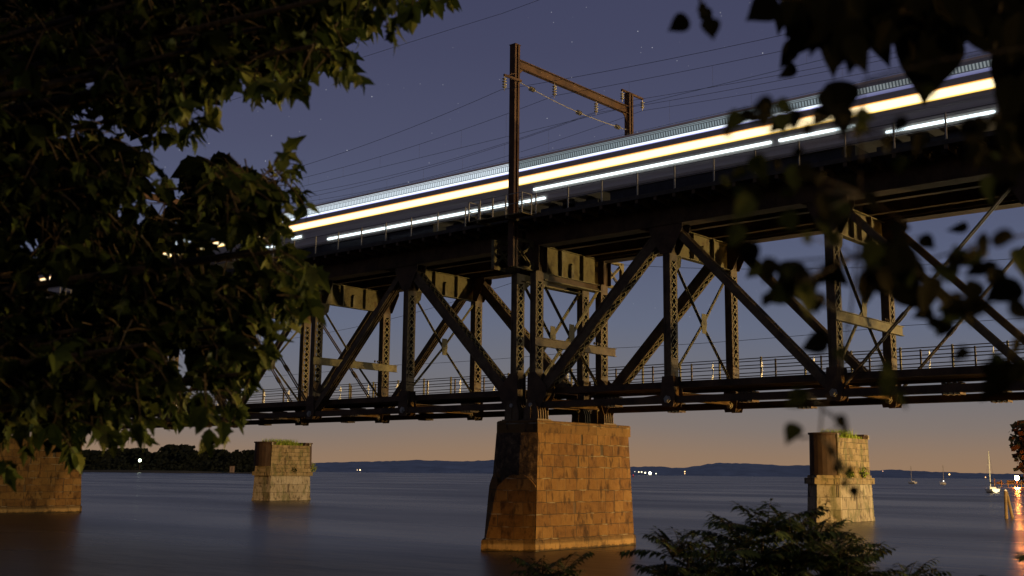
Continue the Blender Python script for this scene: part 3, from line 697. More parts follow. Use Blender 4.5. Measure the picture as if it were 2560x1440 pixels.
wire('feeder wire hung inside the far post of the portal', YF-.7+2.9, 26.05, 1.2)
wire('feeder wire hung outside the far post of the portal', YF+1.45+2.9, 26.05, 1.2)
wire('topmost black wire crossing the sky at upper left', -3.1, 28.1, -.35, xs=(-60, .7, 61.5))
wire('signal wire passing through the trusses below deck level', 7.0, 16.5, 2.9, .012, xs=(-62, -2.4, 59))
wire('low signal wire along the crossarms just above the railing', 6.6, 10.98, .12, .012, xs=(-59, -42, -17.2, .95, 17.7, 42, 60))

# ------------------------------------------------------------------ train
def strip_mat(name, stops, strength):
    """lit strip whose colour changes over its height (object z)"""
    m, nt, b = mat(name); L = nt.links.new
    tc = N(nt, 'ShaderNodeTexCoord'); sp = N(nt, 'ShaderNodeSeparateXYZ'); L(tc.outputs['Generated'], sp.inputs[0])
    r = ramp(nt, stops, sp.outputs['Z']); L(r.outputs[0], b.inputs['Emission Color']); b.inputs['Emission Strength'].default_value = strength
    b.inputs['Base Color'].default_value = (.05, .05, .05, 1); b.inputs['Roughness'].default_value = .2
    return m
M['window'] = strip_mat('lit_carriage_glass', [(0, (.45, .26, .04)), (.10, (.75, .48, .10)), (.2, (1, .80, .44)), (.78, (1, .78, .44)), (.93, (.62, .26, .05)), (1, (.30, .11, .02))], 2.1)
M['cove'] = strip_mat('bluish_roof_light', [(0, (.22, .22, .55)), (.25, (.62, .66, 1)), (.45, (.85, .92, 1)), (1, (.75, .88, 1))], 1.45)
M['cove_dim'] = strip_mat('dim_roof_light', [(0, (.14, .14, .30)), (1, (.22, .24, .40))], .9)
M['louvre'] = glow('lit_louvre', (.62, .78, .85), .36); M['louvre_hot'] = glow('bright_louvre', (.75, .86, .95), 1.0); M['louvre_dim'] = glow('dim_louvre', (.6, .68, .7), .35)
M['louvre_back'] = glow('louvre_backing', (.5, .62, .68), .10); M['louvre_back_hot'] = glow('louvre_backing_hot', (.6, .72, .8), .42)
M['step'] = glow('step_light', (.80, .95, 1), 2.2)
M['body'] = noisy('stainless_carriage_side', [(.3, (.48, .44, .39)), (.7, (.60, .55, .49))], 2, .6, .02, stretch=(.1, 1, 6))
M['roof'] = noisy('carriage_roof', [(.3, (.05, .05, .055)), (.7, (.09, .09, .095))], 1, .7, 0)
M['under'] = noisy('underframe', [(.3, (.015, .015, .017)), (.7, (.035, .035, .04))], 2, .7, .1)
def train_car(x0, x1, label, lights, bright):
    t = thing('train_car', label, 'train car', ((x0+x1)/2, 1.0, 17.30), 'carriages of the lit train on the bridge')
    ox, oz = (x0+x1)/2, 17.30
    def bx(mb, xa, xb, ya, yb, za, zb, mi=0): return mb.box(xa-ox, xb-ox, ya-1.0, yb-1.0, za-oz, zb-oz, mi)
    prof = [(-1.36, 18.12), (-1.45, 18.28), (-1.45, 20.70), (-1.30, 20.86), (-.8, 21.0), (0, 21.06), (.8, 21.0), (1.30, 20.86), (1.45, 20.70), (1.45, 18.28), (1.36, 18.12)]
    mb = MB(); mb.prism([(y, z-oz) for y, z in prof], 0, x0-ox, x1-ox); body = mb.build('body', [M['body'], M['under']], t)
    for p in body.data.polygons:
        if abs(p.normal.x) > .9: p.material_index = 1
    mb = MB()
    for z in (18.52, 18.60, 18.68, 19.02, 19.10): bx(mb, x0, x1, -.468, -.45, z, z+.022)
    mb.build('side_rib', M['body'], t)
    mb = MB(); bx(mb, x0+.08, x1-.08, -.462, -.45, 19.31, 19.80); wb = mb.build('window_band', M['window'], t)
    mb = MB(); bx(mb, x0+.06, x1-.06, -.474, -.4625, 19.27, 19.31); bx(mb, x0+.06, x0+.09, -.474, -.4625, 19.31, 19.80); bx(mb, x1-.09, x1-.06, -.474, -.4625, 19.31, 19.80); bx(mb, x0+.06, x1-.06, -.474, -.4625, 19.80, 19.835)
    mb.build('window_frame', M['body'], wb)
    if bright < 2:
        xm = x1-6.5 if bright == 0 else x1-.08
        mb = MB(); bx(mb, x0+.08, xm, -.462, -.45, 20.09, 20.235); mb.build('roof_light', M['cove'], t)
        if bright == 0: mb = MB(); bx(mb, xm, x1-.08, -.462, -.45, 20.09, 20.235); mb.build('roof_light', M['cove_dim'], t)
    mb = MB(); bx(mb, x0+.05, x1-.05, -.460, -.45, 20.27, 20.54, 3 if bright == 0 else 4)
    x = x0+.1
    while x < x1-.1:
        k = 2 if (bright == 0 and x > x1-6.5) else 0
        mb.add([(x-ox, -1.466, 20.28-oz), (x+.075-ox, -1.466, 20.28-oz), (x+.045-ox, -1.466, 20.53-oz), (x-.03-ox, -1.466, 20.53-oz)], [(0, 1, 2, 3)], k); x += .145
    mb.build('louvre_panel', [M['louvre'] if bright == 0 else M['louvre_hot'], M['under'], M['louvre_dim'], M['louvre_back'], M['louvre_back_hot']], t)
    mb = MB(); bx(mb, x0+.05, x1-(.05 if bright else 6.5), -.464, -.45, 20.575, 20.605); bx(mb, x0+.05, x1-(.05 if bright else 6.5), -.462, -.45, 20.65, 20.675); mb.build('eave_light', M['louvre_hot'] if bright else M['louvre'], t)
    for xa, xb, z in lights:
        mb = MB(); r = .062
        pts = [(xa+r-r*math.cos(i*math.pi/6)-ox, z+r*math.sin(i*math.pi/6)-oz) for i in range(-3, 4)] + [(xb-r+r*math.cos(i*math.pi/6)-ox, z+r*math.sin(i*math.pi/6)-oz) for i in range(3, -4, -1)]
        mb.prism(pts, 1, -1.53, -1.47); mb.build('step_light', M['step'], t)
    mb = MB()
    bx(mb, x0+6.2, x1-6.2, -.2, 2.2, 17.62, 18.12); bx(mb, x0+8, x1-10, -.3, 2.3, 17.5, 18.1); mb.build('underframe', M['under'], t)
    for xc in (x0+3.4, x1-3.4):
        mb = MB(); bx(mb, xc-1.9, xc+1.9, -.05, .05, 17.66, 17.9); bx(mb, xc-1.9, xc+1.9, 1.95, 2.05, 17.66, 17.9); bx(mb, xc-.4, xc+.4, -.05, 2.05, 17.7, 18.1); bg_ = mb.build('bogie', M['under'], t)
        for xw in (xc-1.25, xc+1.25):
            mb = MB()
            for yw in (.28, 1.72): mb.tube([(xw-ox, yw-1.06, 17.74-oz), (xw-ox, yw-.94, 17.74-oz)], .43, 18)
            mb.tube([(xw-ox, -.72, 17.74-oz), (xw-ox, .72, 17.74-oz)], .08, 8); mb.build('wheelset', M['under'], bg_)
    return t
train_car(-.55, 24.98, 'rightmost lit train car, crossing above and right of the central pier', [(.79, 14.94, 18.92), (15.3, 18.97, 18.92), (20.29, 24.83, 18.34), (-.4, 1.62, 18.34)], 0)
train_car(-26.4, -.85, 'lit train car just left of the portal post, rear half behind leaves', [(-16.19, -1.0, 18.37), (-19.84, -18.81, 18.89), (-24.5, -21.5, 18.6)], 1)
train_car(-52.3, -26.7, 'third lit train car, seen as glints through the left foliage', [(-45, -40, 18.4)], 1)
train_car(-78.2, -52.6, 'leftmost train car, a dim warm strip low between the leaves', [], 2)

# ------------------------------------------------------------------ foliage helpers
LANCE = [(0, .05), (.12, .42), (.22, .72), (.27, .62), (.42, 1.0), (.47, .86), (.62, .80), (.67, .62), (.82, .34), (1, .0)]
HEART = [(0, .0), (.03, .42), (.10, .78), (.22, .98), (.36, 1.0), (.52, .84), (.66, .60), (.78, .36), (.88, .17), (1, 0)]
MAPLE = [(0, .05), (.10, .30), (.20, .95), (.26, .62), (.40, .66), (.52, 1.0), (.58, .62), (.72, .36), (.86, .24), (1, 0)]
def leaf(g, base, d, nrm, ln, wd, shape, mi, fold=.25, curl=.25):
    d = d.normalized(); s = d.cross(nrm).normalized(); n = s.cross(d).normalized()
    o = len(g.v); k = len(shape)
    for t, w_ in shape:
        c = base + d*(ln*t) - n*(curl*ln*t*t)
        g.v.append(tuple(c - s*(wd/2*w_) + n*(fold*wd/2*w_))); g.v.append(tuple(c)); g.v.append(tuple(c + s*(wd/2*w_) + n*(fold*wd/2*w_)))
    for i in range(k-1):
        a = o+3*i
        g.f.append((a, a+1, a+4, a+3)); g.f.append((a+1, a+2, a+5, a+4)); g.mi += [mi, mi]
def rvec(rg): return V((rg.gauss(0, 1), rg.gauss(0, 1), rg.gauss(0, 1))).normalized()
DOWN = V((0, 0, -1))
def compound(g, st, base, d, rg, ln, n, mis, shape=LANCE):
    """petiole with paired drooping leaflets and one at the tip"""
    d = d.normalized(); pts = [base + d*(ln*1.3*t) + DOWN*(ln*.35*t*t) for t in (0, .5, 1)]
    st.tube(pts, [.004, .003, .002], 4, cap=False)
    tip = pts[-1]; dd = (pts[2]-pts[1]).normalized()
    side = dd.cross(rvec(rg)).normalized()
    for i in range(n):
        if i == 0: b_, e = tip, dd + DOWN*.35 + rvec(rg)*.25
        else:
            s = 1 if i % 2 else -1; b_ = pts[1].lerp(pts[2], .95-.3*((i-1)//2)); e = side*s + dd*.5 + DOWN*rg.uniform(.25, .9) + rvec(rg)*.25
        l_ = ln*rg.uniform(.75, 1.15)
        leaf(g, b_, e, rvec(rg)*.8 + V((0, 0, .7)), l_, l_*rg.uniform(.50, .74), shape, rg.choice(mis), rg.uniform(.1, .4), rg.uniform(.05, .45))
def inside(p, poly):
    x, y = p; c = False; j = len(poly)-1
    for i in range(len(poly)):
        xi, yi = poly[i]; xj, yj = poly[j]
        if (yi > y) != (yj > y) and x < (xj-xi)*(y-yi)/(yj-yi)+xi: c = not c
        j = i
    return c

# ------------------------------------------------------------------ left tree
rg = random.Random(21)
base = loc(-5.6, 5.2, 1.7)
tree = thing('leafy_tree', 'dark broadleaf tree whose drooping foliage fills the left of the view', 'tree', base)
inv = -base
polys = [[(-260, -160), (760, -160), (1060, -60), (1100, -5), (1010, 5), (880, 20), (880, 80), (830, 130), (830, 190), (790, 180), (735, 185), (695, 215), (630, 205), (555, 195), (490, 235), (455, 280), (390, 320), (300, 430), (-260, 460)],
         [(-260, 420), (300, 400), (380, 420), (430, 385), (520, 400), (590, 385), (640, 425), (700, 420), (730, 450), (715, 500), (675, 530), (690, 600), (720, 690), (715, 735), (690, 790), (635, 815), (620, 860), (640, 940), (585, 985), (555, 1010), (470, 985), (390, 1015), (310, 1035), (250, 1080), (170, 1100), (110, 1075), (70, 1030), (-20, 1085), (-260, 1100)]]
holes = [(180, 300, 16, 10), (95, 345, 14, 10), (215, 215, 12, 9), (60, 210, 12, 9), (330, 130, 8, 10), (430, 440, 42, 30), (335, 505, 30, 24), (470, 560, 20, 14), (130, 695, 60, 22), (522, 608, 27, 13), (600, 594, 13, 10), (395, 640, 11, 11), (60, 620, 34, 26), (120, 655, 30, 16), (270, 500, 14, 14), (345, 335, 22, 18), (250, 285, 16, 10), (160, 145, 10, 14), (445, 880, 24, 34), (560, 700, 8, 10), (300, 770, 10, 10)]
leaves, twigs, limbs = MB(), MB(), MB()
def ok(px, py, m_):
    if not any(inside((px, py), q) for q in polys): return False
    for hx, hy, a, b_ in holes:
        if ((px-hx)/(a+m_))**2 + ((py-hy)/(b_+m_))**2 < 1: return False
    return True
cnt = 0
anchors = []
while cnt < 3000:
    px, py = rg.uniform(-260, 1110), rg.uniform(-160, 1150)
    if not ok(px, py-20, 26): continue
    d = rg.uniform(4.3, 7.6)
    p = at(px, py-28, d) + inv
    # rim leaves paler, inner ones near black: lamp light and shade painted in
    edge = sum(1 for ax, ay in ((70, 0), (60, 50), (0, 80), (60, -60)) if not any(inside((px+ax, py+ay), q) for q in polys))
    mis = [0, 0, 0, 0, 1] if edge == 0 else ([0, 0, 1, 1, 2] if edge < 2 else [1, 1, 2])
    dr = rt*rg.uniform(-.3, 1) + up*rg.uniform(-.7, .5) + fw*rg.uniform(-.6, .6)
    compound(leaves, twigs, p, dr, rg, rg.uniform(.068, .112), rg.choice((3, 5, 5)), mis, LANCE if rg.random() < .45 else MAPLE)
    if cnt % 30 == 0: anchors.append(p)
    cnt += 1
cnt = 0
while cnt < 9000:                                     # deeper, denser layer
    px, py = rg.uniform(-260, 1080), rg.uniform(-160, 1140)
    if not ok(px, py, 44): continue
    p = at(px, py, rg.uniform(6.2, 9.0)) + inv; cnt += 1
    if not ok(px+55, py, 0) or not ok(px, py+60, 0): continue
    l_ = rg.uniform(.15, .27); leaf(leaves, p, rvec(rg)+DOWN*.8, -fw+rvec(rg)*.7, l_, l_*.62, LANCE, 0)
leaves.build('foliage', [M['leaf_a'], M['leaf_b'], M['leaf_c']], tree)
twigs.build('twigs', M['bark'], tree)
trunk_top = V((.3, .6, 7.5))
mb = MB(); mb.tube([(0, 0, -.3), (.05, .1, 1.5), (.1, .3, 3.5), (.2, .45, 5.5), trunk_top], [.24, .2, .17, .13, .07], 10); mb.build('trunk', M['bark'], tree, True)
for i, a in enumerate(anchors):
    t_ = min(max((a.z-1.2)/8, .1), .95); s0 = V((.25*t_, .55*t_, 7.3*t_)); mid = s0.lerp(a, .55) + V((0, 0, .35))
    limbs.tube([s0, mid, a], [.05, .025, .008], 6)
limbs.build('branch', M['bark'], tree)

# ------------------------------------------------------------------ right tree, near and out of focus
rg = random.Random(8)
base = loc(3.4, 2.7, 2.2)
tr2 = thing('overhanging_tree', 'near black-leaved tree hanging into the upper right corner', 'tree', base)
inv = -base
g, tw, lm = MB(), MB(), MB()
poly = [(1960, -80), (2010, 30), (1990, 60), (2050, 70), (2040, 120), (2130, 110), (2180, 60), (2240, 90), (2270, 120), (2320, 130), (2380, 90), (2420, 60), (2480, 50), (2560, 10), (2700, -80)]
def hang(px, py, ln_px, ang, d, wid=.8, mi=0, tilt=.3):
    """leaf with its base at a pixel of the layout, hanging towards angle ang (0 = straight down)"""
    a = math.radians(ang); dirv = -up*math.cos(a) + rt*math.sin(a) + fw*rg.uniform(-tilt, tilt)
    ln = ln_px/FPX*d
    leaf(g, at(px, py, d)+inv, dirv, -fw + rvec(rg)*.35, ln, ln*wid, HEART, mi, rg.uniform(.05, .25), rg.uniform(0, .25))
for px, py, l_, a, w_ in ((1722, 45, 62, -60, .8), (1755, 25, 42, 40, .9), (1772, 45, 60, 10, .85), (1745, 15, 40, 60, .9), (1945, 0, 95, -58, .95), (1960, 10, 80, -10, .5), (2010, 60, 70, -35, .7), (2050, 60, 125, -45, .5),
                          (2075, 80, 120, 6, .55), (2120, 90, 110, 30, .6), (2180, 60, 120, 20, .5), (2150, 70, 130, -18, .6), (2105, 200, 100, -6, .9), (2070, 215, 90, 18, .8), (1990, 165, 60, -55, .6), (1985, 105, 90, -30, .55),
                          (2310, 40, 225, 4, .78), (2370, 80, 150, -8, .7), (2440, 30, 150, 26, .75), (2500, 30, 130, 10, .55), (2270, 60, 110, -14, .7), (2555, 120, 170, 10, .75), (2530, 190, 120, -6, .7), (2545, 280, 110, 12, .6), (2530, 105, 150, -4, .6), (2540, 215, 150, 8, .7), (2520, 330, 90, 20, .7), (2550, 350, 110, -10, .7), (2556, 30, 140, 0, .8), (2520, 290, 60, -40, .6)):
    hang(px, py, l_, a, rg.uniform(1.75, 2.3), w_, 0)
c = 0
while c < 150:
    px, py = rg.uniform(1960, 2700), rg.uniform(-90, 110)
    if not inside((px, py), poly): continue
    hang(px, py-30, rg.uniform(70, 130), rg.uniform(-45, 45), rg.uniform(1.8, 2.6), rg.uniform(.6, .9), 0); c += 1
for i in range(900):                                  # unseen crown off to the right, placed to shade the hanging leaves
    p = V((rg.gauss(0, .75), rg.gauss(0, .75), rg.uniform(-.2, 4.2))); l_ = rg.uniform(.10, .17)
    q = p + base; rel = q-CAM
    if rel.dot(fw) > .2 and abs(rel.dot(rt)/rel.dot(fw)) < .62: continue
    leaf(g, p, rvec(rg)+DOWN, rvec(rg), l_, l_*.8, HEART, rg.choice((0, 0, 1)))
g.build('foliage', [M['leaf_n'], M['leaf_n2']], tr2)
mb = MB(); mb.tube([(0, 0, -.6), (.05, 0, 1.5), (-.05, .1, 3), (.1, 0, 5)], [.12, .1, .08, .04], 10); mb.build('trunk', M['bark'], tr2, True)
s0 = V((0, 0, 2.2))
for px, py, d in ((2460, 20, 2.2), (2300, 10, 2.1), (2120, 20, 2.1), (1990, -20, 2.0), (1760, -30, 1.95), (2540, 130, 2.0)):
    e = at(px, py, d)+inv; lm.tube([s0, s0.lerp(e, .5)+V((0, 0, .18)), e], [.03, .015, .004], 6)
for (a0, b0) in (((1745, -60), (1752, 22)), ((2500, 10), (2485, 120))): tw.tube([at(*a0, 1.95)+inv, at(*b0, 1.95)+inv], .0025, 4)
lm.build('branch', M['bark'], tr2); tw.build('twigs', M['bark'], tr2)

# blurred hanging spray at mid right
rg = random.Random(17)
base = loc(1.9, 1.5, 2.2)
vine = thing('hanging_vine', 'blurred vine with small scattered leaves hanging before the right truss', 'vine', base)
inv = -base; g, tw = MB(), MB()
spots = [(1850, 285, 60, 90), (1900, 290, 50, -70), (1940, 255, 55, 60), (1985, 270, 75, 0), (2100, 265, 95, 5), (2140, 300, 60, 60), (1945, 300, 55, 20), (1885, 385, 95, 15), (1860, 415, 60, -30), (1985, 410, 85, 5), (1840, 470, 80, 60), (1880, 490, 95, -40), (1960, 470, 50, 40), (2010, 310, 45, 40),
         (2150, 300, 70, -20), (2160, 400, 60, 20), (2090, 450, 90, 60), (2050, 480, 85, 20), (2110, 500, 95, -30), (2160, 480, 70, 40), (1850, 560, 80, -20), (1870, 600, 90, 10), (1960, 530, 70, 30),
         (1905, 660, 60, -50), (1985, 650, 110, -15), (1975, 720, 90, -60), (2000, 710, 110, 25), (2060, 660, 95, 40), (2040, 730, 75, 10), (1925, 735, 45, -30), (2020, 690, 70, -80),
         (2190, 600, 90, -20), (2240, 610, 130, 10), (2290, 640, 140, -30), (2240, 700, 120, 40), (2320, 690, 130, 5), (2200, 680, 90, 30), (2160, 700, 80, 0), (2300, 590, 60, 50), (2420, 560, 60, -60), (2440, 600, 95, 60), (2480, 590, 90, 85), (2540, 620, 110, 20),
         (2380, 620, 50, 60), (2350, 730, 80, 30), (2380, 800, 70, -40), (2440, 700, 90, -20), (2470, 680, 80, 50), (2420, 760, 70, 10), (2545, 700, 120, -40), (2520, 760, 90, 60), (2330, 770, 60, -60), (2540, 840, 80, 0),
         (2075, 850, 95, -75), (2090, 870, 50, 40), (2220, 940, 70, -10), (2240, 980, 60, 40), (2200, 915, 60, 60), (2480, 900, 90, 10), (2510, 930, 110, -30), (2420, 870, 60, -50), (2550, 900, 90, 30), (2330, 790, 55, 20),
         (2020, 985, 85, -65), (1975, 985, 60, 80), (1995, 1060, 70, -40), (2090, 1040, 55, 40), (2112, 1060, 40, 0), (2120, 1165, 40, 20), (2105, 1155, 45, -50), (2130, 1215, 40, 20), (2080, 1115, 40, -10), (2115, 1200, 30, -30),
         (2260, 290, 60, -20), (2210, 340, 70, 40), (2300, 330, 80, 0), (2400, 310, 90, 60), (2440, 350, 80, -30), (2250, 390, 60, 10), (2500, 320, 90, 20), (2330, 210, 60, -30)]
for cx_, cy_, sx_, sy_, n_ in ((1930, 285, 70, 30, 6), (1960, 430, 80, 50, 6), (2120, 300, 40, 60, 5), (2230, 640, 90, 60, 18), (1970, 690, 60, 50, 12), (2440, 640, 80, 50, 8), (2500, 360, 60, 70, 12), (2500, 900, 60, 40, 6), (2060, 560, 110, 50, 6), (2380, 760, 60, 50, 8)):
    for i in range(n_): spots.append((rg.gauss(cx_, sx_*.6), rg.gauss(cy_, sy_*.6), rg.uniform(40, 90), rg.uniform(-100, 100)))
st_main = [(2160, 200), (2152, 330), (2148, 480), (2140, 640), (2125, 800), (2100, 930), (2055, 1020), (2050, 1090), (2000, 1095)]
D = {}
for px, py, l_, a in spots:
    d = rg.uniform(1.25, 1.75); aa = math.radians(a)
    dirv = -up*math.cos(aa) + rt*math.sin(aa) + fw*rg.uniform(-.5, .5); ln = l_*.88/FPX*d
    green = (px, py) in ((1885, 385), (1985, 410), (1880, 490), (2020, 985), (2340, 650), (1995, 1060), (2110, 500)) or rg.random() < .30
    leaf(g, at(px, py, d)+inv, dirv, -fw + rvec(rg)*.6, ln, ln*rg.uniform(.6, .85), HEART, 1 if green else 0, .2, rg.uniform(0, .5))
    # thin stalk to the nearest stem point
    q = min(st_main, key=lambda s_: (s_[0]-px)**2+(s_[1]-py)**2)
    if (q[0]-px)**2+(q[1]-py)**2 < 200**2: tw.tube([at(*q, 1.5)+inv, at(px, py, d)+inv], .0009, 4, cap=False)
tw.tube([at(2700, 100, 1.55)+inv, at(2350, 150, 1.5)+inv] + [at(*q, 1.5)+inv for q in st_main], .0016, 5)
tw.tube([at(2060, 1030, 1.5)+inv, at(2080, 1040, 1.5)+inv, at(2110, 1060, 1.5)+inv], .0012, 4)
tw.tube([at(2760, 560, 1.6)+inv, at(2480, 600, 1.5)+inv, at(2320, 650, 1.5)+inv, at(2240, 620, 1.5)+inv], .0016, 5)
tw.tube([at(2760, 820, 1.6)+inv, at(2540, 830, 1.5)+inv, at(2440, 760, 1.5)+inv, at(2350, 740, 1.5)+inv], .0016, 5)
tw.tube([(0, 0, -.3), (.1, 0, 1.0), at(2760, 820, 1.6)+inv, at(2760, 560, 1.6)+inv, at(2700, 100, 1.55)+inv], [.012, .01, .006, .005, .003], 6)
g.build('foliage', [M['leaf_n'], M['leaf_n2']], vine); tw.build('stem', M['bark'], vine)

# ------------------------------------------------------------------ sumac shrubs along the bottom
def frond(g, st, b0, d, rg, ln, pairs, mis):
    d = d.normalized(); pts = []
    for i in range(7):
        t = i/6; pts.append(b0 + d*(ln*t) + DOWN*(ln*.30*t*t))
    st.tube(pts, [.004, .0035, .003, .003, .002, .002, .001], 4, cap=False)
    side = d.cross(V((0, 0, 1))).normalized()
    for i in range(pairs):
        t = .14 + .84*i/(pairs-1); k = min(int(t*6), 5); p = pts[k].lerp(pts[k+1], t*6-k); dd = (pts[k+1]-pts[k]).normalized()
        l_ = ln*.26*(1-.55*abs(t-.45)**1.2)*rg.uniform(.85, 1.1)
        for s in (-1, 1):
            leaf(g, p, side*s + dd*.55 + DOWN*rg.uniform(.15, .55), V((0, 0, 1))+rvec(rg)*.25, l_, l_*.36, LANCE[::2]+[(1, 0)], rg.choice(mis), .15, rg.uniform(.1, .4))
    leaf(g, pts[-1], dd, V((0, 0, 1)), ln*.18, ln*.05, LANCE[::2]+[(1, 0)], mis[0])
def sumac(label, tops, depth, seed, nf=13, ln=.42):
    rg = random.Random(seed); cx = sum(t[0] for t in tops)/len(tops)
    c = at(cx, 1500, depth); c.z = 1.25
    t = thing('sumac_shrub', label, 'shrub', c, 'sumac shrubs along the bottom'); inv = -c
    g, st, sm = MB(), MB(), MB()
    for px, py in tops:
        d0 = depth*rg.uniform(.9, 1.12); top = at(px, py+34, d0)+inv
        for k in range(4):
            apex = top + V((rg.gauss(0, .05), rg.gauss(0, .05), -.14*k)); n = nf if k == 0 else nf-3
            for i in range(n):
                a = 2*math.pi*i/n + rg.uniform(-.3, .3)
                dv = V((math.cos(a), math.sin(a), rg.uniform(.35, 1.7) if k == 0 else rg.uniform(-.1, .8)))
                frond(g, st, apex, dv, rg, ln*rg.uniform(.7, 1.1), 9, [0, 0, 1, 2] if rg.random() < .85 else [1, 2])
        sm.tube([V((rg.uniform(-.3, .3), rg.uniform(-.3, .3), -.5)), V((top.x*.6, top.y*.6, top.z*.5)), top+V((0, 0, -.02))], [.022, .016, .008], 6)
    g.build('foliage', [M['leaf_s'], M['leaf_s2'], M['leaf_s3']], t); st.build('leaf_stalks', M['bark'], t); sm.build('stem', M['bark'], t)
sumac('sumac shrub with airy upright fronds beside the foot of the central pier', [(1662, 1360), (1720, 1352), (1690, 1425), (1750, 1400)], 7.6, 31, 10, .30)
sumac('tallest and densest sumac shrub in the middle of the bottom edge', [(1905, 1306), (1860, 1335), (1975, 1318), (1820, 1370), (1930, 1370), (1780, 1400), (1880, 1420), (1985, 1400)], 8.0, 32)
sumac('sumac shrub in front of the right old pier base', [(2075, 1326), (2090, 1356), (2118, 1372), (2050, 1380), (2150, 1395), (2110, 1420)], 7.4, 33, 13, .34)
sumac('small sumac top peeking up below the pier reflection', [(1395, 1414), (1425, 1422)], 7.0, 34, 11, .30)
sumac('small sumac top at the right end of the shrub row', [(2280, 1424)], 7.0, 35, 11, .28)
sumac('dark sumac sprig in the bottom right corner', [(2575, 1400)], 6.5, 36, 11, .32)

# ------------------------------------------------------------------ far trees on the island
def far_tree(name, label, px, top, wid, D, mats, seed, n=1500, base_z=2.0, cat='tree', group='trees on the island', lf=1.0):
    rg = random.Random(seed); b0 = far_pt(px, D, base_z)
    s = D/FPX*1.0
    H = (at(px, top, 1)-CAM); zt = CAM.z + (ray(px, top).z/V((ray(px, top).x, ray(px, top).y, 0)).length)*D; H = zt-base_z; W = wid*s
    t = thing(name, label, cat, b0, group); g = MB()
    lob = [(V((rg.uniform(-.33, .33)*W, rg.uniform(-.33, .33)*W, H*rg.uniform(.30, .80))), rg.uniform(.20, .34)*W) for _ in range(9)] + [(V((0, 0, H*.80)), H*.2), (V((.2*W, 0, H*.25)), .3*W), (V((-.2*W, 0, H*.25)), .3*W)]
    for i in range(n):
        c0, r0 = rg.choice(lob); c = c0 + rvec(rg)*r0*rg.random()**.33
        c.z = min(c.z, H*rg.uniform(.93, 1.0))
        if c.z < .3: continue
        a = rvec(rg); b_ = a.orthogonal().normalized(); q = W*rg.uniform(.035, .10)*lf
        g.add([c-b_*q, c-a*q*.8, c+b_*q, c+a*q], [(0, 1, 2, 3)], rg.randrange(len(mats)))
    g.build('crown', mats, t)
    mb = MB(); mb.tube([(0, 0, -1), (0, 0, H*.3), (rg.uniform(-.1, .1)*W, 0, H*.8)], [W*.05, W*.04, W*.01], 6); mb.build('trunk', M['bark'], t)
FM = [M['far_leaf'], M['far_leaf'], M['far_leaf2']]
isl = [(120, 1128, 90, 'island tree farthest left, seen under the hanging leaves'), (235, 1130, 80, 'island tree just right of the left bridge pier'), (300, 1122, 70, 'island tree left of the white floodlight'), (340, 1122, 62, 'rounded island tree directly above the white floodlight'),
       (385, 1132, 46, 'small sparse island tree in the dip right of the floodlight'), (432, 1115, 66, 'tallest island tree, broad and round'), (470, 1121, 52, 'second tallest island tree with a narrow round top'),
       (500, 1128, 40, 'narrow island tree in the middle of the wood'), (545, 1127, 72, 'broad flat-topped island tree left of the pale hut'), (584, 1128, 40, 'ragged island tree right behind the pale hut'), (625, 1127, 60, 'domed island tree at the right end beside the old pier')]
for i, (px, top, wd, lab) in enumerate(isl): far_tree('island_tree', lab, px, top, wd*1.12, D0+60+(i % 3)*22, FM, 100+i)
g = MB(); rg = random.Random(77)                     # undergrowth that reads as one mass
for i in range(3600):
    px = rg.uniform(-100, 650); c = far_pt(px, D0+rg.uniform(28, 60), 2); c.z += rg.random()**1.6*15*(.7+.3*math.sin(px*.05)); a = rvec(rg); b_ = a.orthogonal().normalized(); q = rg.uniform(.8, 2.2)
    g.add([c-b_*q, c-a*q, c+b_*q, c+a*q], [(0, 1, 2, 3)], rg.randrange(3))
tag(g.build('undergrowth', FM), 'dark undergrowth along the foot of the island trees', 'undergrowth', kind='stuff')
hp = far_pt(580, D0+14, 1.6)
hut = thing('hut', 'small pale square hut at the water edge of the island', 'hut', hp)
mb = MB(); mb.box(-2.2, 2.2, -2.2, 2.2, -.5, 6.6); mb.build('wall', M['hut'], hut)
mb = MB(); mb.box(-2.5, 2.5, -2.5, 2.5, 6.6, 7.0); mb.build('roof', M['dark_steel'], hut)
mb = MB(); mb.box(.2, .5, -2.26, -2.2, 1, 5); mb.build('door', M['dark_steel'], hut); hut.rotation_euler = (0, 0, YAW)

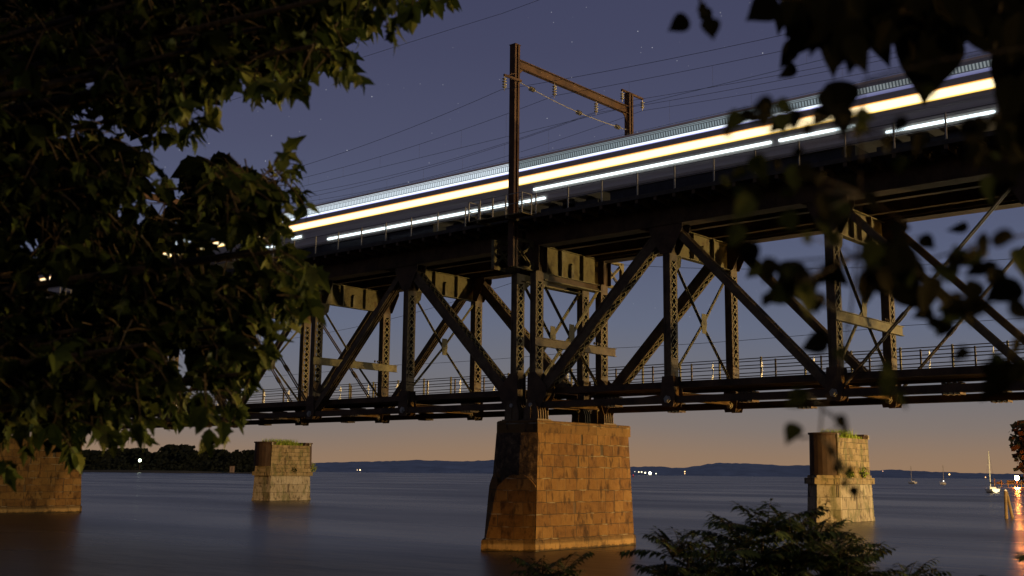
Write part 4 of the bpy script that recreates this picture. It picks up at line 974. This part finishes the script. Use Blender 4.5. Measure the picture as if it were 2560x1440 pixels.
# ------------------------------------------------------------------ lamps on the far shores
def shore_lamp(p, h, r, col, s, label, group=None, name='lamp_post'):
    t = thing(name, label, 'lamp post', p, group)
    mb = MB(); mb.tube([(0, 0, -.5), (0, 0, h)], r*.12, 6); mb.build('pole', M['dark_steel'], t)
    mb = MB(); mb.sphere((0, 0, h), r, 10, 6); mb.build('lamp', glow('lamp_glow', col, s), t)
    return t
shore_lamp(far_pt(348, D0+22, 2), 11.5, 1.7, (.85, 1, .75), 9, 'greenish white floodlight among the island trees')
hd = 4200
for px, py, r, col, s, lab in ((1625, 1183, 5.5, (1, .95, .6), 6, 'largest glaring yellow white light on the far shore'), (1640, 1184, 2.0, (1, .95, .7), 3, 'small light just right of the glaring shore light'), (1613, 1182, 2.8, (1, .9, .55), 4, 'pair of lights touching the glaring shore light at its left'),
                               (1604, 1180, 2.6, (1, .85, .5), 3, 'second warm light left of the glaring shore light'), (1597, 1180, 2.4, (1, .85, .5), 2.5, 'third warm light left of the glaring shore light'), (1587, 1179, 1.5, (1, .9, .7), 1.6, 'faint light at the left end of the shore cluster'),
                               (1712, 1179, 2.2, (1, .6, .25), 3, 'upper lamp of the lone orange pair on the far shore'), (1712, 1184, 1.8, (1, .6, .25), 2.2, 'lower lamp of the lone orange pair on the far shore'),
                               (900, 1175, 2.6, (1, .65, .35), 3.5, 'orange light under the left hills'), (893, 1175, 1.6, (1, .7, .4), 2, 'fainter light beside the orange one under the left hills'),
                               (2207, 1178, 1.6, (1, .5, .3), 1.5, 'dim reddish light right of the right old pier'), (2373, 1186, 2.6, (1, .6, .2), 3.5, 'orange shore light beside the far sailboat mast'), (2463, 1193, 2.0, (1, .5, .2), 2.5, 'small orange light left of the near sailboat mast')):
    q = far_pt(px, hd, 0); rr = ray(px, py); q.z = 0
    h = max(2.5, CAM.z + rr.z/V((rr.x, rr.y, 0)).length*hd)
    shore_lamp(q, h, r, col, s, lab, 'lights along the far shore')
# red channel buoy
bq = far_pt(1583, 1500, 0)
bu = thing('channel_buoy', 'tiny red lit buoy on the water beside the central pier', 'buoy', bq)
mb = MB(); mb.tube([(0, 0, -.5), (0, 0, .6), (0, 0, 2.4)], [1.0, 1.0, .25], 10); mb.build('hull', noisy('red_buoy', [(.3, (.3, .02, .02)), (.7, (.4, .03, .03))], 2), bu)
mb = MB(); mb.sphere((0, 0, 2.8), .5, 8, 5); mb.build('lamp', glow('red_lamp', (1, .05, .05), 1.2), bu)

# dock, its lamp and the tree behind, at the right edge
dk0 = far_pt(2482, 560, 0); dk1 = far_pt(2720, 560, 0); dl = (dk1-dk0).length; dang = math.atan2((dk1-dk0).y, (dk1-dk0).x)
dock = thing('dock', 'long low dock glowing orange under the sodium lamp at right', 'dock', dk0); dock.rotation_euler = (0, 0, dang)
mb = MB(); mb.box(0, dl, -.2, 4, 1.05, 1.35); mb.build('platform', M['dock'], dock)
M['dock_lit'] = M['dock']
for i in range(14):
    mb = MB(); mb.tube([(.5+i*dl/14, -.3, -1), (.5+i*dl/14, -.3, 2.9 if i % 3 else 3.6)], .26, 8); mb.build('pile', M['pile'], dock)
for i in range(9):
    x = 1.2+i*dl/9; mb = MB(); mb.box(x, x+2.6+(i % 3)*.8, .2, .5, 1.35, 2.2+(i % 2)*.6); mb.build('fender_panel', M['dock'], dock)
lp = far_pt(2541, 545, 0)
lamp('dock_light', 'POINT', lp+V((0, 0, 4.0))-(lp-CAM).normalized()*1.3, (1, .22, .03), 34000, shadow_soft_size=.9)
lamp('boat_fill_light', 'POINT', far_pt(3500, 235, 7.0), (1, .80, .46), 700000, shadow_soft_size=.6)  # unseen light added off to the right to brighten the sailboat hull
shore_lamp(lp, 4.0, .95, (1, .50, .14), 260, 'blazing orange sodium lamp above the dock', name='dock_lamp')
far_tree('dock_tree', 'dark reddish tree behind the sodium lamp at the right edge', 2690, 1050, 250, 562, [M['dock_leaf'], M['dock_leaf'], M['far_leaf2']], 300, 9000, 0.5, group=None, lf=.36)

# ------------------------------------------------------------------ sailboats and pilings
def sailboat(label, p, ang, s, mast, lit=None):
    t = thing('sailboat', label, 'sailboat', p, 'moored sailboats'); t.rotation_euler = (0, 0, ang); t.scale = (s, s, s)
    mb = MB(); rings = []
    for x, hw, zk, zd in ((-3.6, .95, .05, 1.0), (-2.5, 1.25, -.15, .95), (0, 1.4, -.3, .92), (2.0, 1.0, -.25, 1.02), (3.4, .35, -.05, 1.15), (3.95, .04, .5, 1.22)):
        rings.append([(x, -hw, zd), (x, -hw*.85, (zk+zd)*.4), (x, -.12, zk), (x, .12, zk), (x, hw*.85, (zk+zd)*.4), (x, hw, zd)])
    mb.loft(rings); mb.build('hull', M['hull'], t, False)
    mb = MB(); mb.loft([[(-1.6, -.85, .95), (1.6, -.6, .95), (1.6, .6, .95), (-1.6, .85, .95)], [(-1.5, -.7, 1.42), (1.2, -.45, 1.36), (1.2, .45, 1.36), (-1.5, .7, 1.42)]]); mb.build('cabin', M['hull'], t)
    mb = MB(); mb.tube([(.6, 0, 1.3), (.6, 0, 1.3+mast)], [.12, .09], 8); mb.tube([(.6, 0, 1.3+mast*.62), (.6, .6, 1.3+mast*.62)], .02, 5); mb.tube([(.6, 0, 1.3+mast*.62), (.6, -.6, 1.3+mast*.62)], .02, 5); mb.build('mast', M['mast'], t)
    mb = MB(); mb.tube([(.6, 0, 2.25), (-3.0, 0, 2.1)], .05, 6); mb.build('boom', M['mast'], t)
    mb = MB(); mb.tube([(.5, 0, 2.45), (-.8, 0, 2.42), (-2.8, 0, 2.25)], [.2, .17, .07], 8); mb.build('sail_cover', M['sailcover'], t)
    mb = MB()
    for q in ((3.9, 0, 1.2), (-3.6, 0, 1.0), (.4, 1.35, .95), (.4, -1.35, .95)): mb.tube([(.6, 0, 1.3+mast), q], .012, 4)
    mb.build('rigging', M['wire'], t)
    mb = MB()
    for x in (-3.4, -2.2): mb.tube([(x, -1.1, .95), (x, -1.1, 1.6)], .02, 5); mb.tube([(x, 1.1, .95), (x, 1.1, 1.6)], .02, 5)
    for s_ in (-1, 1): mb.tube([(-3.4, s_*1.1, 1.6), (-2.2, s_*1.1, 1.6), (3.7, s_*.15, 1.75)], .015, 4)
    mb.build('guard_rail', M['mast'], t)
    if lit: mb = MB(); mb.sphere((.6, .0, 2.0), .28, 8, 5); mb.build('anchor_lamp', glow('anchor_light', lit, 3), t)
p = water_at(2479, 1232)
sailboat('nearest sailboat with a tall bare mast and lit white hull', p, YAW+1.57-.40+.30, 1.05, 9.0)
p = far_pt(2357, 640, 0); sailboat('middle distance sailboat with a white anchor light', p, YAW+1.57-.36-.25, 1.0, 9.2, (1, .97, .9))
p = far_pt(2279, 700, 0); sailboat('faint farthest sailboat, left of the other two', p, YAW+1.57-.33+.5, 1.1, 8.0)
p = water_at(2520, 1296)
dol = thing('piling', 'two leaning timber piles meeting at the top, near the right edge', 'piling', p)
f0 = V((-math.sin(YAW), math.cos(YAW), 0)); r0 = V((math.cos(YAW), math.sin(YAW), 0))
mb = MB(); mb.tube([r0*-.18+V((0, 0, -1)), r0*-.10+V((0, 0, 2.62))], [.16, .14], 10); mb.build('pile', M['pile'], dol)
mb = MB(); mb.tube([r0*.75+f0*.3+V((0, 0, -1)), r0*.08+f0*.18+V((0, 0, 2.55))], [.15, .13], 10); mb.build('pile', M['pile'], dol)
mb = MB(); mb.tube([r0*-.10+V((0, 0, 2.62)), r0*-.10+V((0, 0, 2.78))], [.17, .05], 10); mb.build('pile_cap', M['white'], dol)
